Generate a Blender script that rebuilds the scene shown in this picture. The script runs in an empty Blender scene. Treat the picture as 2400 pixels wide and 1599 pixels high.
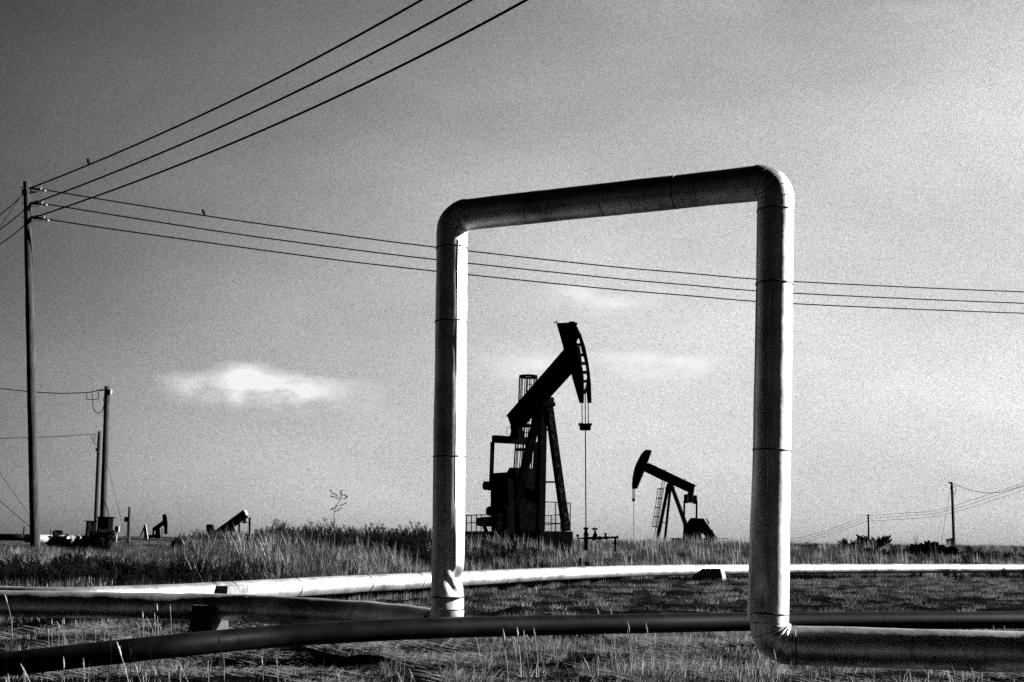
import bpy, bmesh, math, random
from mathutils import Vector, Matrix, noise
R = math.radians
rnd = random.Random(7)
scene = bpy.context.scene
COL = bpy.data.collections.new("Scene"); scene.collection.children.link(COL)

# ------------------------------------------------------------------ camera
F = 2400 * 40 / 36.0
PITCH, ROLL, CAMZ = math.atan((1267 - 799.5) / F), R(0.62), 1.5
CAM = Vector((0, 0, CAMZ))
Fw = Vector((0, math.cos(PITCH), math.sin(PITCH)))
U0 = Vector((0, -math.sin(PITCH), math.cos(PITCH)))
Rt = Vector((1, 0, 0)) * math.cos(ROLL) + U0 * math.sin(ROLL)
Up = -Vector((1, 0, 0)) * math.sin(ROLL) + U0 * math.cos(ROLL)
cd = bpy.data.cameras.new("camera"); cam = bpy.data.objects.new("camera", cd); COL.objects.link(cam)
cd.lens = 40; cd.sensor_width = 36; cd.clip_start = 0.1; cd.clip_end = 20000
m = Matrix((Rt, Up, -Fw)).transposed().to_4x4(); m.translation = CAM
cam.matrix_world = m
scene.camera = cam

# measured positions -> points in the place (surveying helpers)
def ray(px, py): return Fw + Rt * ((px - 1200) / F) - Up * ((py - 799.5) / F)
def at(px, py, t): return CAM + ray(px, py) * t
def atY(px, py, Y):
    d = ray(px, py); return CAM + d * (Y / d.y)
def atZ(px, py, z):
    d = ray(px, py); return CAM + d * ((z - CAMZ) / d.z)
def onplane(px, py, P, n):
    d = ray(px, py); return CAM + d * ((P - CAM).dot(n) / d.dot(n))
def proj(p):
    q = p - CAM; t = q.dot(Fw)
    return (1200 + F * q.dot(Rt) / t, 799.5 - F * q.dot(Up) / t, t)
def sm(a, b, x):
    x = min(1, max(0, (x - a) / (b - a))); return x * x * (3 - 2 * x)
def lerp(a, b, t): return a + (b - a) * t

# ------------------------------------------------------------------ materials
def nodes(mat):
    mat.use_nodes = True; nt = mat.node_tree; nt.nodes.clear()
    return nt, nt.nodes, nt.links
def simple(name, a, b, scale=6, rough=0.7, metal=0.0, bump=0.0, bscale=40, stretch=(1, 1, 1), detail=6, lo=0.35, hi=0.65):
    mat = bpy.data.materials.new(name); nt, N, L = nodes(mat)
    out = N.new('ShaderNodeOutputMaterial'); bs = N.new('ShaderNodeBsdfPrincipled')
    tc = N.new('ShaderNodeTexCoord'); mp = N.new('ShaderNodeMapping'); mp.inputs['Scale'].default_value = stretch
    no = N.new('ShaderNodeTexNoise'); no.inputs['Scale'].default_value = scale; no.inputs['Detail'].default_value = detail
    cr = N.new('ShaderNodeValToRGB')
    cr.color_ramp.elements[0].position = lo; cr.color_ramp.elements[1].position = hi
    cr.color_ramp.elements[0].color = (a, a, a, 1); cr.color_ramp.elements[1].color = (b, b, b, 1)
    L.new(tc.outputs['Object'], mp.inputs[0]); L.new(mp.outputs[0], no.inputs[0]); L.new(no.outputs['Fac'], cr.inputs[0])
    L.new(cr.outputs[0], bs.inputs['Base Color']); L.new(bs.outputs[0], out.inputs[0])
    bs.inputs['Roughness'].default_value = rough; bs.inputs['Metallic'].default_value = metal
    if b < .02: bs.inputs['Specular IOR Level'].default_value = 0.0 if rough > .5 else .05
    if bump:
        n2 = N.new('ShaderNodeTexNoise'); n2.inputs['Scale'].default_value = bscale; n2.inputs['Detail'].default_value = 5
        bp = N.new('ShaderNodeBump'); bp.inputs['Strength'].default_value = bump; bp.inputs['Distance'].default_value = 0.02
        L.new(mp.outputs[0], n2.inputs[0]); L.new(n2.outputs['Fac'], bp.inputs['Height']); L.new(bp.outputs[0], bs.inputs['Normal'])
    return mat
def cladding():
    mat = bpy.data.materials.new("aluminium_cladding"); nt, N, L = nodes(mat)
    out = N.new('ShaderNodeOutputMaterial'); bs = N.new('ShaderNodeBsdfPrincipled'); tc = N.new('ShaderNodeTexCoord')
    n1 = N.new('ShaderNodeTexNoise'); n1.inputs['Scale'].default_value = 1.6; n1.inputs['Detail'].default_value = 8; n1.inputs['Roughness'].default_value = .65
    mp = N.new('ShaderNodeMapping'); mp.inputs['Scale'].default_value = (14, 14, 0.9)
    n2 = N.new('ShaderNodeTexNoise'); n2.inputs['Scale'].default_value = 1.5; n2.inputs['Detail'].default_value = 5
    n3 = N.new('ShaderNodeTexNoise'); n3.inputs['Scale'].default_value = 90; n3.inputs['Detail'].default_value = 3
    L.new(tc.outputs['Object'], n1.inputs[0]); L.new(tc.outputs['Object'], mp.inputs[0]); L.new(mp.outputs[0], n2.inputs[0]); L.new(tc.outputs['Object'], n3.inputs[0])
    c1 = N.new('ShaderNodeValToRGB'); c1.color_ramp.elements[0].position = .30; c1.color_ramp.elements[1].position = .55
    c1.color_ramp.elements[0].color = (.22, .22, .22, 1); c1.color_ramp.elements[1].color = (.6, .6, .6, 1)
    c2 = N.new('ShaderNodeValToRGB'); c2.color_ramp.elements[0].position = .28; c2.color_ramp.elements[1].position = .5
    c2.color_ramp.elements[0].color = (.55, .55, .55, 1); c2.color_ramp.elements[1].color = (1, 1, 1, 1)
    # dark grime specks
    c3 = N.new('ShaderNodeValToRGB'); c3.color_ramp.elements[0].position = .27; c3.color_ramp.elements[1].position = .36
    c3.color_ramp.elements[0].color = (.15, .15, .15, 1); c3.color_ramp.elements[1].color = (1, 1, 1, 1)
    mu = N.new('ShaderNodeMix'); mu.data_type = 'RGBA'; mu.blend_type = 'MULTIPLY'; mu.inputs[0].default_value = 1
    mv = N.new('ShaderNodeMix'); mv.data_type = 'RGBA'; mv.blend_type = 'MULTIPLY'; mv.inputs[0].default_value = .5
    L.new(n1.outputs['Fac'], c1.inputs[0]); L.new(n2.outputs['Fac'], c2.inputs[0]); L.new(n3.outputs['Fac'], c3.inputs[0])
    L.new(c1.outputs[0], mu.inputs[6]); L.new(c2.outputs[0], mu.inputs[7]); L.new(mu.outputs[2], mv.inputs[6]); L.new(c3.outputs[0], mv.inputs[7])
    L.new(mv.outputs[2], bs.inputs['Base Color'])
    bs.inputs['Metallic'].default_value = 0.92
    mr = N.new('ShaderNodeMapRange'); mr.inputs[3].default_value = .34; mr.inputs[4].default_value = .52
    L.new(n1.outputs['Fac'], mr.inputs[0]); L.new(mr.outputs[0], bs.inputs['Roughness'])
    n4 = N.new('ShaderNodeTexNoise'); n4.inputs['Scale'].default_value = 5; n4.inputs['Detail'].default_value = 4
    L.new(tc.outputs['Object'], n4.inputs[0])
    bp = N.new('ShaderNodeBump'); bp.inputs['Strength'].default_value = .22; bp.inputs['Distance'].default_value = .03
    L.new(n4.outputs['Fac'], bp.inputs['Height']); L.new(bp.outputs[0], bs.inputs['Normal'])
    L.new(bs.outputs[0], out.inputs[0]); return mat
def blade_mat(name, a, b, trans=.35):
    mat = bpy.data.materials.new(name); nt, N, L = nodes(mat)
    out = N.new('ShaderNodeOutputMaterial'); df = N.new('ShaderNodeBsdfDiffuse'); tr = N.new('ShaderNodeBsdfTranslucent'); mx = N.new('ShaderNodeMixShader')
    oi = N.new('ShaderNodeObjectInfo'); cr = N.new('ShaderNodeValToRGB')
    cr.color_ramp.elements[0].color = (a, a, a, 1); cr.color_ramp.elements[1].color = (b, b, b, 1); e_ = cr.color_ramp.elements.new(.55); e_.color = (a * .84 + b * .16,) * 3 + (1,)
    gm = N.new('ShaderNodeNewGeometry'); av_ = N.new('ShaderNodeMath'); av_.operation = 'MULTIPLY_ADD'; av_.inputs[1].default_value = .45
    a2_ = N.new('ShaderNodeMath'); a2_.operation = 'MULTIPLY'; a2_.inputs[1].default_value = .55
    L.new(gm.outputs['Random Per Island'], a2_.inputs[0]); L.new(oi.outputs['Random'], av_.inputs[0]); L.new(a2_.outputs[0], av_.inputs[2]); L.new(av_.outputs[0], cr.inputs[0]); L.new(cr.outputs[0], df.inputs[0]); L.new(cr.outputs[0], tr.inputs[0])
    mx.inputs[0].default_value = trans; L.new(df.outputs[0], mx.inputs[1]); L.new(tr.outputs[0], mx.inputs[2]); L.new(mx.outputs[0], out.inputs[0])
    return mat
M = dict(
    clad=cladding(),
    darkpipe=simple("dark_pipe", .001, .004, 5, .45, .0, .1, 14),
    band=simple("seam_band", .02, .05, 8, .5, .5),
    black=simple("weathered_black_paint", .0008, .002, 4, .9, 0, .2, 30),
    blacksheen=simple("scuffed_black_paint", .001, .018, 9, .8, 0, .2, 30, lo=.5, hi=.8),
    wood=simple("weathered_pole_wood", .0006, .020, 3, .95, 0, .9, 12, (6, 6, .35), 8, .44, .68),
    wire=simple("wire_cable", .006, .012, 6, .6, 0),
    concrete=simple("rough_concrete", .04, .12, 9, .9, 0, .8, 30, (1, 1, 1), 10, .3, .7),
    shadecon=simple('shade_darkened_concrete', .006, .02, 9, .9, 0, .8, 30, (1, 1, 1), 10, .3, .7),  # darker concrete copy, puts shade into the left block's colour
    steel=simple("galvanised_steel", .10, .22, 9, .5, .3),
    white=simple("white_painted_metal", .09, .16, 3, .5, 0),
    insul=simple("insulator_glaze", .01, .03, 5, .25, 0),
    feather=simple("dark_feathers", .008, .015, 20, .7, 0),
    straw=blade_mat("dry_straw", .01, .42),
    straw_dim=blade_mat("dry_grass", .003, .10),
    strawb=blade_mat("bleached_stalk", .16, .36),
    weed=blade_mat("dark_weed_leaf", .005, .018, .15),
    weedstem=simple("weed_stem", .01, .03, 9, .9),
)
# ------------------------------------------------------------------ mesh builder
class MB:
    def __init__(s): s.v = []; s.f = []; s.smooth = []
    def add(s, vs, fs, sm_=False):
        o = len(s.v); s.v += [Vector(x) for x in vs]
        for f in fs: s.f.append([i + o for i in f]); s.smooth.append(sm_)
    def obox(s, c, ax, ay, az):            # centre + half-axes
        c = Vector(c); vs = [c + ax * i + ay * j + az * k for i in (-1, 1) for j in (-1, 1) for k in (-1, 1)]
        s.add(vs, [(0, 1, 3, 2), (4, 6, 7, 5), (0, 4, 5, 1), (2, 3, 7, 6), (0, 2, 6, 4), (1, 5, 7, 3)])
    def bar(s, a, b, w, h=None, side=None):  # rectangular bar
        a = Vector(a); b = Vector(b); d = (b - a).normalized(); h = h or w
        if side is None: side = Vector((0, 0, 1)) if abs(d.z) < .9 else Vector((1, 0, 0))
        x = d.cross(side).normalized(); y = x.cross(d).normalized()
        s.obox((a + b) / 2, x * w / 2, y * h / 2, d * (b - a).length / 2)
    def tube(s, pts, r, n=8, cap=True, fn=None, sm_=True):
        pts = [Vector(p) for p in pts]; rs = r if isinstance(r, (list, tuple)) else [r] * len(pts)
        d0 = (pts[1] - pts[0]).normalized()
        x = d0.cross(Vector((0, 0, 1)));
        if x.length < .1: x = d0.cross(Vector((0, 1, 0)))
        x.normalize(); rings = []; dist = 0
        for i, p in enumerate(pts):
            if i == 0: d = d0
            elif i == len(pts) - 1: d = (pts[i] - pts[i - 1]).normalized()
            else: d = ((pts[i + 1] - pts[i]).normalized() + (pts[i] - pts[i - 1]).normalized()).normalized()
            if i: dist += (p - pts[i - 1]).length
            x = (x - d * x.dot(d)).normalized(); y = d.cross(x)
            ring = []
            for k in range(n):
                a = 2 * math.pi * k / n; dr = x * math.cos(a) + y * math.sin(a)
                rr = rs[i]
                q = p + dr * rr
                if fn: q = fn(q, p, dr, dist)
                ring.append(q)
            rings.append(ring)
        vs = [v for rg in rings for v in rg]; fs = []
        for i in range(len(pts) - 1):
            for k in range(n):
                a = i * n + k; b = i * n + (k + 1) % n; fs.append((a, b, b + n, a + n))
        s.add(vs, fs, sm_)
        if cap:
            s.add(rings[0], [tuple(range(n))[::-1]]); s.add(rings[-1], [tuple(range(n))])
    def prism(s, poly, off):               # poly of points, extruded along off
        off = Vector(off); n = len(poly); poly = [Vector(p) for p in poly]
        s.add(poly + [p + off for p in poly], [tuple(range(n)), tuple(range(n, 2 * n))[::-1]] + [(i, i + n, (i + 1) % n + n, (i + 1) % n) for i in range(n)])
    def ball(s, c, rx, ry, rz, n=10, m_=6, rot=None):
        c = Vector(c); vs = []; fs = []
        for j in range(m_ + 1):
            th = math.pi * j / m_
            for i in range(n):
                a = 2 * math.pi * i / n
                q = Vector((math.sin(th) * math.cos(a) * rx, math.sin(th) * math.sin(a) * ry, math.cos(th) * rz))
                if rot: q = rot @ q
                vs.append(c + q)
        for j in range(m_):
            for i in range(n):
                a = j * n + i; b = j * n + (i + 1) % n; fs.append((a, a + n, b + n, b))
        s.add(vs, fs, True)
    def build(s, name, mat, parent=None, loc=None, label=None, bevel=0):
        base = parent.matrix_world_loc if False else None
        org = Vector(loc) if loc is not None else (ORG.get(parent.name, Vector((0, 0, 0))) if parent else Vector((0, 0, 0)))
        me = bpy.data.meshes.new(name); me.from_pydata([v - org for v in s.v], [], s.f)
        me.polygons.foreach_set('use_smooth', s.smooth); me.update()
        bm = bmesh.new(); bm.from_mesh(me); bmesh.ops.remove_doubles(bm, verts=bm.verts, dist=1e-6); bmesh.ops.recalc_face_normals(bm, faces=bm.faces); bm.to_mesh(me); bm.free()
        me.materials.append(mat); o = bpy.data.objects.new(name, me); COL.objects.link(o)
        if parent: o.parent = parent; ORG[o.name] = org
        else: o.location = org; ORG[o.name] = org
        if label: o['label'] = label
        if bevel:
            md = o.modifiers.new('bevel', 'BEVEL'); md.width = bevel; md.segments = 2; md.limit_method = 'ANGLE'
        return o
ORG = {}
def tag(o, label=None, cat=None, group=None, kind=None):
    if label: o['label'] = label
    if cat: o['category'] = cat
    if group: o['group'] = group
    if kind: o['kind'] = kind
    return o
def thing(name, loc, label, cat, group=None):
    o = bpy.data.objects.new(name, None); o.empty_display_size = .3; COL.objects.link(o); o.location = loc; ORG[o.name] = Vector(loc)
    return tag(o, label, cat, group)

# ------------------------------------------------------------------ pipelines: plan
PR = .20
def topline(lst, z): return [atZ(px, py, z) - Vector((0, 0, PR)) for px, py in lst]
FARPIPE = topline([(-420, 1357), (-200, 1366), (0, 1373), (160, 1376.5), (350, 1371.5), (540, 1362.7), (800, 1350), (1088, 1338.7), (1300, 1330.5), (1500, 1325), (1700, 1323), (1900, 1322), (2150, 1322), (2400, 1322.5), (2700, 1324), (3100, 1328)], .66)
def smooth_path(pts, n=6):
    out = []
    for i in range(len(pts) - 1):
        p0 = pts[max(0, i - 1)]; p1 = pts[i]; p2 = pts[i + 1]; p3 = pts[min(len(pts) - 1, i + 2)]
        for k in range(n):
            t = k / n
            out.append(.5 * ((2 * p1) + (p2 - p0) * t + (2 * p0 - 5 * p1 + 4 * p2 - p3) * t * t + (3 * p1 - p0 - 3 * p2 + p3) * t ** 3))
    out.append(pts[-1]); return out
FARPATH = smooth_path(FARPIPE, 5)
def pipeY(X):
    P = FARPATH
    if X <= P[0].x: return P[0].y
    for a, b in zip(P, P[1:]):
        if a.x <= X <= b.x: return lerp(a.y, b.y, (X - a.x) / max(1e-6, b.x - a.x))
    return P[-1].y

# ------------------------------------------------------------------ terrain
PUMP4 = at(530, 1262, 200)
def hz(X, Y):
    s = Y - pipeY(X)
    lft = sm(2, -10, X)
    z = lerp(1.15, .95, sm(2, -5, X)) * sm(1.2, lerp(11, 8.5, lft), s)
    # hummocks on the bank
    k = sm(1, 5, s) * (1 - sm(20, 40, s))
    z += k * .10 * noise.noise(Vector((X * .45, Y * .45, 3.1))) + k * lft * .12 * noise.noise(Vector((X * .22, Y * .3, 9.1)))
    z += .08 * noise.noise(Vector((X * .8, Y * .8, 0))) + .075 * noise.noise(Vector((X * 2.1, Y * 2.1, 5))) * (1 if Y < 50 else .4)
    if 9 < Y < 48 and s < 3:
        m_ = sm(9, 12, Y) * (1 - sm(.5, 3, s))
        z += m_ * (.11 * noise.noise(Vector((X * .55, Y * .8, 21))) + .07 * noise.noise(Vector((X * 1.3, Y * 1.5, 25))))
    # spoil ridge in the middle ground, right side
    px = X / max(Y, 1)
    if 10 < Y < 40 and X > -2:
        z += .16 * math.exp(-((Y - (23.5 - .12 * X)) / 1.3) ** 2) * sm(0, 4, X) * (0.7 + .6 * noise.noise(Vector((X * .7, 0, 2))))
    z += .26 * math.exp(-((X - 1.6) / 3.2) ** 2 - ((Y - 42.0) / 1.8) ** 2)
    # sunken well pad behind the left bank
    d2 = ((X - PUMP4.x) ** 2 + (Y - PUMP4.y) ** 2) / 26.0 ** 2
    if d2 < 9: z -= 3.0 * math.exp(-d2)
    if Y > 150: z += 0.0
    return z
def make_ground():
    ys = [-40, -25, -12, -4, 2, 6]
    y = 8.0
    while y < 60: ys.append(y); y += .22 + (y - 8) * .012
    while y < 7000: ys.append(y); y *= 1.05
    ns = 150; ss = []
    for i in range(-ns, ns + 1):
        a = i / ns; ss.append(math.copysign(.36 * abs(a) + .64 * abs(a) ** 6, a))
    vs = []; fs = []
    for y in ys:
        w = 1.35 * abs(y) + 30
        for s_ in ss:
            X = s_ * w; vs.append((X, y, hz(X, y)))
    n = len(ss)
    for j in range(len(ys) - 1):
        for i in range(n - 1):
            a = j * n + i; fs.append((a, a + 1, a + n + 1, a + n))
    mb = MB(); mb.add(vs, fs, True)
    mat = bpy.data.materials.new("dry_dark_soil"); nt, N, L = nodes(mat)
    out = N.new('ShaderNodeOutputMaterial'); bs = N.new('ShaderNodeBsdfPrincipled'); tc = N.new('ShaderNodeTexCoord')
    n1 = N.new('ShaderNodeTexNoise'); n1.inputs['Scale'].default_value = .8; n1.inputs['Detail'].default_value = 10; n1.inputs['Roughness'].default_value = .7
    n2 = N.new('ShaderNodeTexNoise'); n2.inputs['Scale'].default_value = 14; n2.inputs['Detail'].default_value = 8; n2.inputs['Roughness'].default_value = .75
    ad = N.new('ShaderNodeMath'); ad.operation = 'MULTIPLY_ADD'; ad.inputs[1].default_value = .45
    L.new(tc.outputs['Object'], n1.inputs[0]); L.new(tc.outputs['Object'], n2.inputs[0])
    L.new(n1.outputs['Fac'], ad.inputs[0]); L.new(n2.outputs['Fac'], ad.inputs[2])
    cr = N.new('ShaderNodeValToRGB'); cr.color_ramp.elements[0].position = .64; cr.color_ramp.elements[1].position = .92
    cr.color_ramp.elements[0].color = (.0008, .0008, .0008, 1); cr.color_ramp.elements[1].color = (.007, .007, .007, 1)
    L.new(ad.outputs[0], cr.inputs[0]); L.new(cr.outputs[0], bs.inputs['Base Color']); bs.inputs['Roughness'].default_value = 1
    bs.inputs['Specular IOR Level'].default_value = 0
    bp = N.new('ShaderNodeBump'); bp.inputs['Strength'].default_value = 1; bp.inputs['Distance'].default_value = .05
    L.new(n2.outputs['Fac'], bp.inputs['Height']); L.new(bp.outputs[0], bs.inputs['Normal']); L.new(bs.outputs[0], out.inputs[0])
    o = mb.build('ground', mat); tag(o, kind='structure')
make_ground()

# ------------------------------------------------------------------ pipelines: geometry
def resample(pts, step):
    out = [pts[0]]
    for a, b in zip(pts, pts[1:]):
        n = max(1, int((b - a).length / step))
        for k in range(1, n + 1): out.append(a.lerp(b, k / n))
    return out
def ring_at(mb, p, d, r, w=.03, n=28):
    d = d.normalized(); mb.tube([p - d * w / 2, p + d * w / 2], r, n)
def along(pts, dist):
    acc = 0
    for a, b in zip(pts, pts[1:]):
        l = (b - a).length
        if acc + l >= dist: return a.lerp(b, (dist - acc) / l), (b - a).normalized()
        acc += l
    return pts[-1], (pts[-1] - pts[-2]).normalized()
def plen(pts): return sum((b - a).length for a, b in zip(pts, pts[1:]))
def dentfn(seed, amp=.008, fq=1.7):
    def fn(q, p, dr, dist):
        k = noise.noise(Vector((q.x * fq + seed, q.y * fq, q.z * fq)))
        k2 = noise.noise(Vector((q.x * fq * 3 + seed, q.y * fq * 3, q.z * fq * 3)))
        return q + dr * (amp * k + amp * .35 * k2)
    return fn

# --- the big arch with its two runs
yR, yL = 12.22, 14.15
Rb = atY(1802, 1502, yR); Rtop = atY(1818.5, 425, yR)
Lb = atY(1049, 1446, yL); Ltop = atY(1060, 507, yL)
Rb.z = .46; Lb.z = .46
leftrun = [Lb] + topline([(860, 1409), (700, 1400), (527, 1391.5), (300, 1388), (0, 1383), (-300, 1377)], .66)
rightrun = [Rb] + topline([(2400, 1480), (2900, 1504)], .66)
for p in leftrun[1:]: p.z = .46
for p in rightrun[1:]: p.z = .46
rightrun.append(rightrun[-1] + (rightrun[-1] - rightrun[-2]).normalized() * 9)
def fillet(a, b, c, r, n=12):
    u = (a - b).normalized(); v = (c - b).normalized(); ang = u.angle(v); t = r / math.tan(ang / 2)
    p0 = b + u * t; p1 = b + v * t
    cen = b + (u + v).normalized() * (r / math.sin(ang / 2)); out = []
    a0 = p0 - cen; a1 = p1 - cen; th = a0.angle(a1)
    for k in range(n + 1):
        s_ = k / n; out.append(cen + a0 * (math.sin((1 - s_) * th) / math.sin(th)) + a1 * (math.sin(s_ * th) / math.sin(th)))
    return out
BR = .215
eLb = fillet(leftrun[1], Lb, Ltop, BR); eLt = fillet(Lb, Ltop, Rtop, BR); eRt = fillet(Ltop, Rtop, Rb, BR); eRb = fillet(Rtop, Rb, rightrun[1], BR)
arch = thing('pipeline_arch', (Lb + Rb) / 2 * Vector((1, 1, 0)) if False else Vector(((Lb.x + Rb.x) / 2, (Lb.y + Rb.y) / 2, 0)),
             'tall square arch of silver pipe in the foreground, low ends running off both sides', 'pipe')
def crinkle(inner, amp, seed):
    def fn(q, p, dr, dist):
        s_ = max(0, dr.dot(inner))
        w = math.sin(dist * 62 + seed) * amp * s_ ** 1.3
        k = noise.noise(Vector((q.x * 6 + seed, q.y * 6, q.z * 6))) * .008
        return q + dr * (w + k)
    return fn
def elbow(path, a, b, c, amp, seed):
    inner = ((a - b).normalized() + (c - b).normalized()).normalized()
    mb = MB(); pp = []
    for p, q in zip(path, path[1:]):
        for k in range(4): pp.append(p.lerp(q, k / 4))
    pp.append(path[-1]); mb.tube(pp, PR + .002, 48, False, crinkle(inner, amp, seed)); return mb.build('elbow', M['clad'], arch)
for path in (eLt, eRt, eRb):
    for i in (3, 6, 9):
        mb = MB(); ring_at(mb, path[i], path[i + 1] - path[i - 1], PR + .0045, .007, 48); mb.build('gore_seam', M['band'], arch)
elbow(eLb, leftrun[1], Lb, Ltop, .012, 1); elbow(eLt, Lb, Ltop, Rtop, .006, 2); elbow(eRt, Ltop, Rtop, Rb, .006, 3); elbow(eRb, Rtop, Rb, rightrun[1], .016, 4)
# risers
def left_riser_fn(q, p, dr, dist):
    base = dentfn(11, .006)(q, p, dr, dist)
    z = q.z
    # crushed cladding near the foot, on the sun side
    side = Vector((.80, -.55, 0)).normalized()
    c = max(0, dr.dot(side))
    w = math.exp(-((z - 1.02) / .13) ** 2)
    fold = -.085 * w * c ** 2 * (1 + .45 * math.sin(z * 26 + dr.x * 5 + 1))
    up = sm(1.0, 1.1, z) * (1 - sm(1.15, 2.2, z))
    crease = .02 * up * math.exp(-((math.atan2(dr.y, dr.x) + 1.05) / .12) ** 2)
    low = -.055 * math.exp(-((z - .80) / .20) ** 2) * max(0, dr.dot(Vector((.35, -.94, 0)))) ** 2
    return base + dr * (fold + crease + low)
def right_riser_fn(q, p, dr, dist):
    base = dentfn(5, .005)(q, p, dr, dist); z = q.z; a = math.atan2(dr.y, dr.x)
    lip = .028 * (1 - sm(.9, 2.6, z)) * math.exp(-((abs(a) - 3.0) / .25) ** 2)
    d = -.03 * math.exp(-((z - .95) / .14) ** 2) * math.exp(-((a + 2.25) / .4) ** 2)
    return base + dr * (lip + d)
mb = MB(); mb.tube(resample([eLb[-1], eLt[0]], .03), PR, 64, False, left_riser_fn); mb.build('riser', M['clad'], arch, label='left riser with crushed dented cladding near its foot')
mb = MB(); mb.tube(resample([eRb[0], eRt[-1]], .03), PR, 64, False, right_riser_fn); mb.build('riser', M['clad'], arch, label='right riser with a peeling lap seam down its left edge')
mb = MB(); mb.tube(resample([eLt[-1], eRt[0]], .06), PR, 48, False, dentfn(8, .006)); mb.build('crossbar', M['clad'], arch)
lr = smooth_path(leftrun, 6); lr = [eLb[0]] + [p for p in lr if (p - Lb).length > BR + .02 and p.x < Lb.x - .2]
mb = MB(); mb.tube(resample(lr, .08), PR, 40, True, dentfn(2, .012, 2.3)); mb.build('horizontal_run', M['clad'], arch)
rr = [eRb[-1]] + rightrun[1:]
mb = MB(); mb.tube(resample(rr, .08), PR, 48, True, dentfn(21, .006)); mb.build('horizontal_run', M['clad'], arch)
def riser_pt(a, b, py):
    # point on the centreline a-b seen at image row py
    lo, hi = 0.0, 1.0
    for _ in range(30):
        mid = (lo + hi) / 2
        if proj(a.lerp(b, mid))[1] > py: lo = mid
        else: hi = mid
    return a.lerp(b, lo)
for a, b, rows in ((Lb, Ltop, (583, 755, 1071, 1399)), (Rb, Rtop, (496, 667, 1056, 1437))):
    for py in rows:
        p = riser_pt(a, b, py); mb = MB(); ring_at(mb, p, b - a, PR + .007, .016, 48); mb.build('seam_band', M['band'], arch)
for d in (.9, 1.9, 2.8):
    p, dr = along([eLt[-1], eRt[0]], d); mb = MB(); ring_at(mb, p, dr, PR + .002, .012, 40); mb.build('seam_band', M['band'], arch)
# longitudinal lap seams on the risers
def lap(a, b, ang, f0, f1, wv=0):
    mb = MB(); ax = (b - a).normalized(); pts = []
    for k in range(40):
        t = lerp(f0, f1, k / 39); an = ang + wv * math.sin(k * .35)
        dr = Vector((math.cos(an), math.sin(an), 0)); dr = (dr - ax * dr.dot(ax)).normalized(); pts.append(a.lerp(b, t) + dr * (PR + .001))
    mb.tube(pts, .004, 6); mb.build('lap_seam', M['clad'], arch)
lap(Lb, Ltop, -1.12, .17, .93, .01); lap(Rb, Rtop, 3.25, .22, .93, .015); lap(Rb, Rtop, -2.0, .3, .8, .02)
for py, an in ((455, .2), (440, .5), (495, .3)):
    p = riser_pt(Rb, Rtop, py); q = p + Vector((math.cos(-an), math.sin(-an), 0)) * (PR + .004) + Vector((0, 0, .04))
    mb = MB(); mb.ball(q, .008, .008, .008, 8, 5); mb.build('rivet', M['band'], arch)

# --- far pipeline
fp = thing('pipeline', (FARPIPE[5].x, FARPIPE[5].y, 0), 'long silver pipeline on low blocks crossing the whole field, blazing white in the sun', 'pipe')
def farfn(q, p, dr, dist):
    return dentfn(31, .008, 1.3)(q, p, dr, dist)
mb = MB(); mb.tube(resample(FARPATH, .22), PR, 36, True, farfn); mb.build('pipe_run', M['clad'], fp)
L_ = plen(FARPATH)
for px in (478, 548, 690, 868, 972, 1195, 1640, 1905, 2240):
    best = min(range(len(FARPATH)), key=lambda i: abs(proj(FARPATH[i])[0] - px))
    p = FARPATH[best]; d = FARPATH[min(best + 1, len(FARPATH) - 1)] - FARPATH[best - 1]
    mb = MB(); ring_at(mb, p, d, PR + .006, .03, 30); mb.build('seam_band', M['band'], fp)
# --- dark slim pipeline in front
dk = []
DR = .115
for px, py, t in ((-500, 1588, 11), (-200, 1552, 11), (0, 1530, 11), (200, 1508, 11.1), (400, 1487, 11.3), (640, 1466, 12), (820, 1456, 12.35), (1000, 1448, 12.7), (1250, 1443, 13.3), (1500, 1439, 13.85), (1850, 1435, 14.7), (2400, 1433, 15.6), (2900, 1433, 16.4)):
    p = at(px, py, t); p.z -= DR; dk.append(p)
dk.insert(0, dk[0] + (dk[0] - dk[1]).normalized() * 6); dk.append(dk[-1] + (dk[-1] - dk[-2]).normalized() * 10)
mb = MB(); mb.tube(resample(smooth_path(dk, 6), .3), DR, 32, True, dentfn(3, .0015, .6))
dko = thing('slim_pipeline', (dk[7].x, dk[7].y, 0), 'slim dark bare pipe sweeping low across the foreground behind the right riser', 'pipe')
mb.build('pipe_run', M['darkpipe'], dko)
for run, dists in ((lr, (4.4,)), ([eRb[-1]] + rightrun[1:], (.04,))):
    for dd in dists:
        p, d = along(run, dd); mb = MB(); ring_at(mb, p, d, PR + .005, .014, 40); mb.build('seam_band', M['band'], arch)
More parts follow.
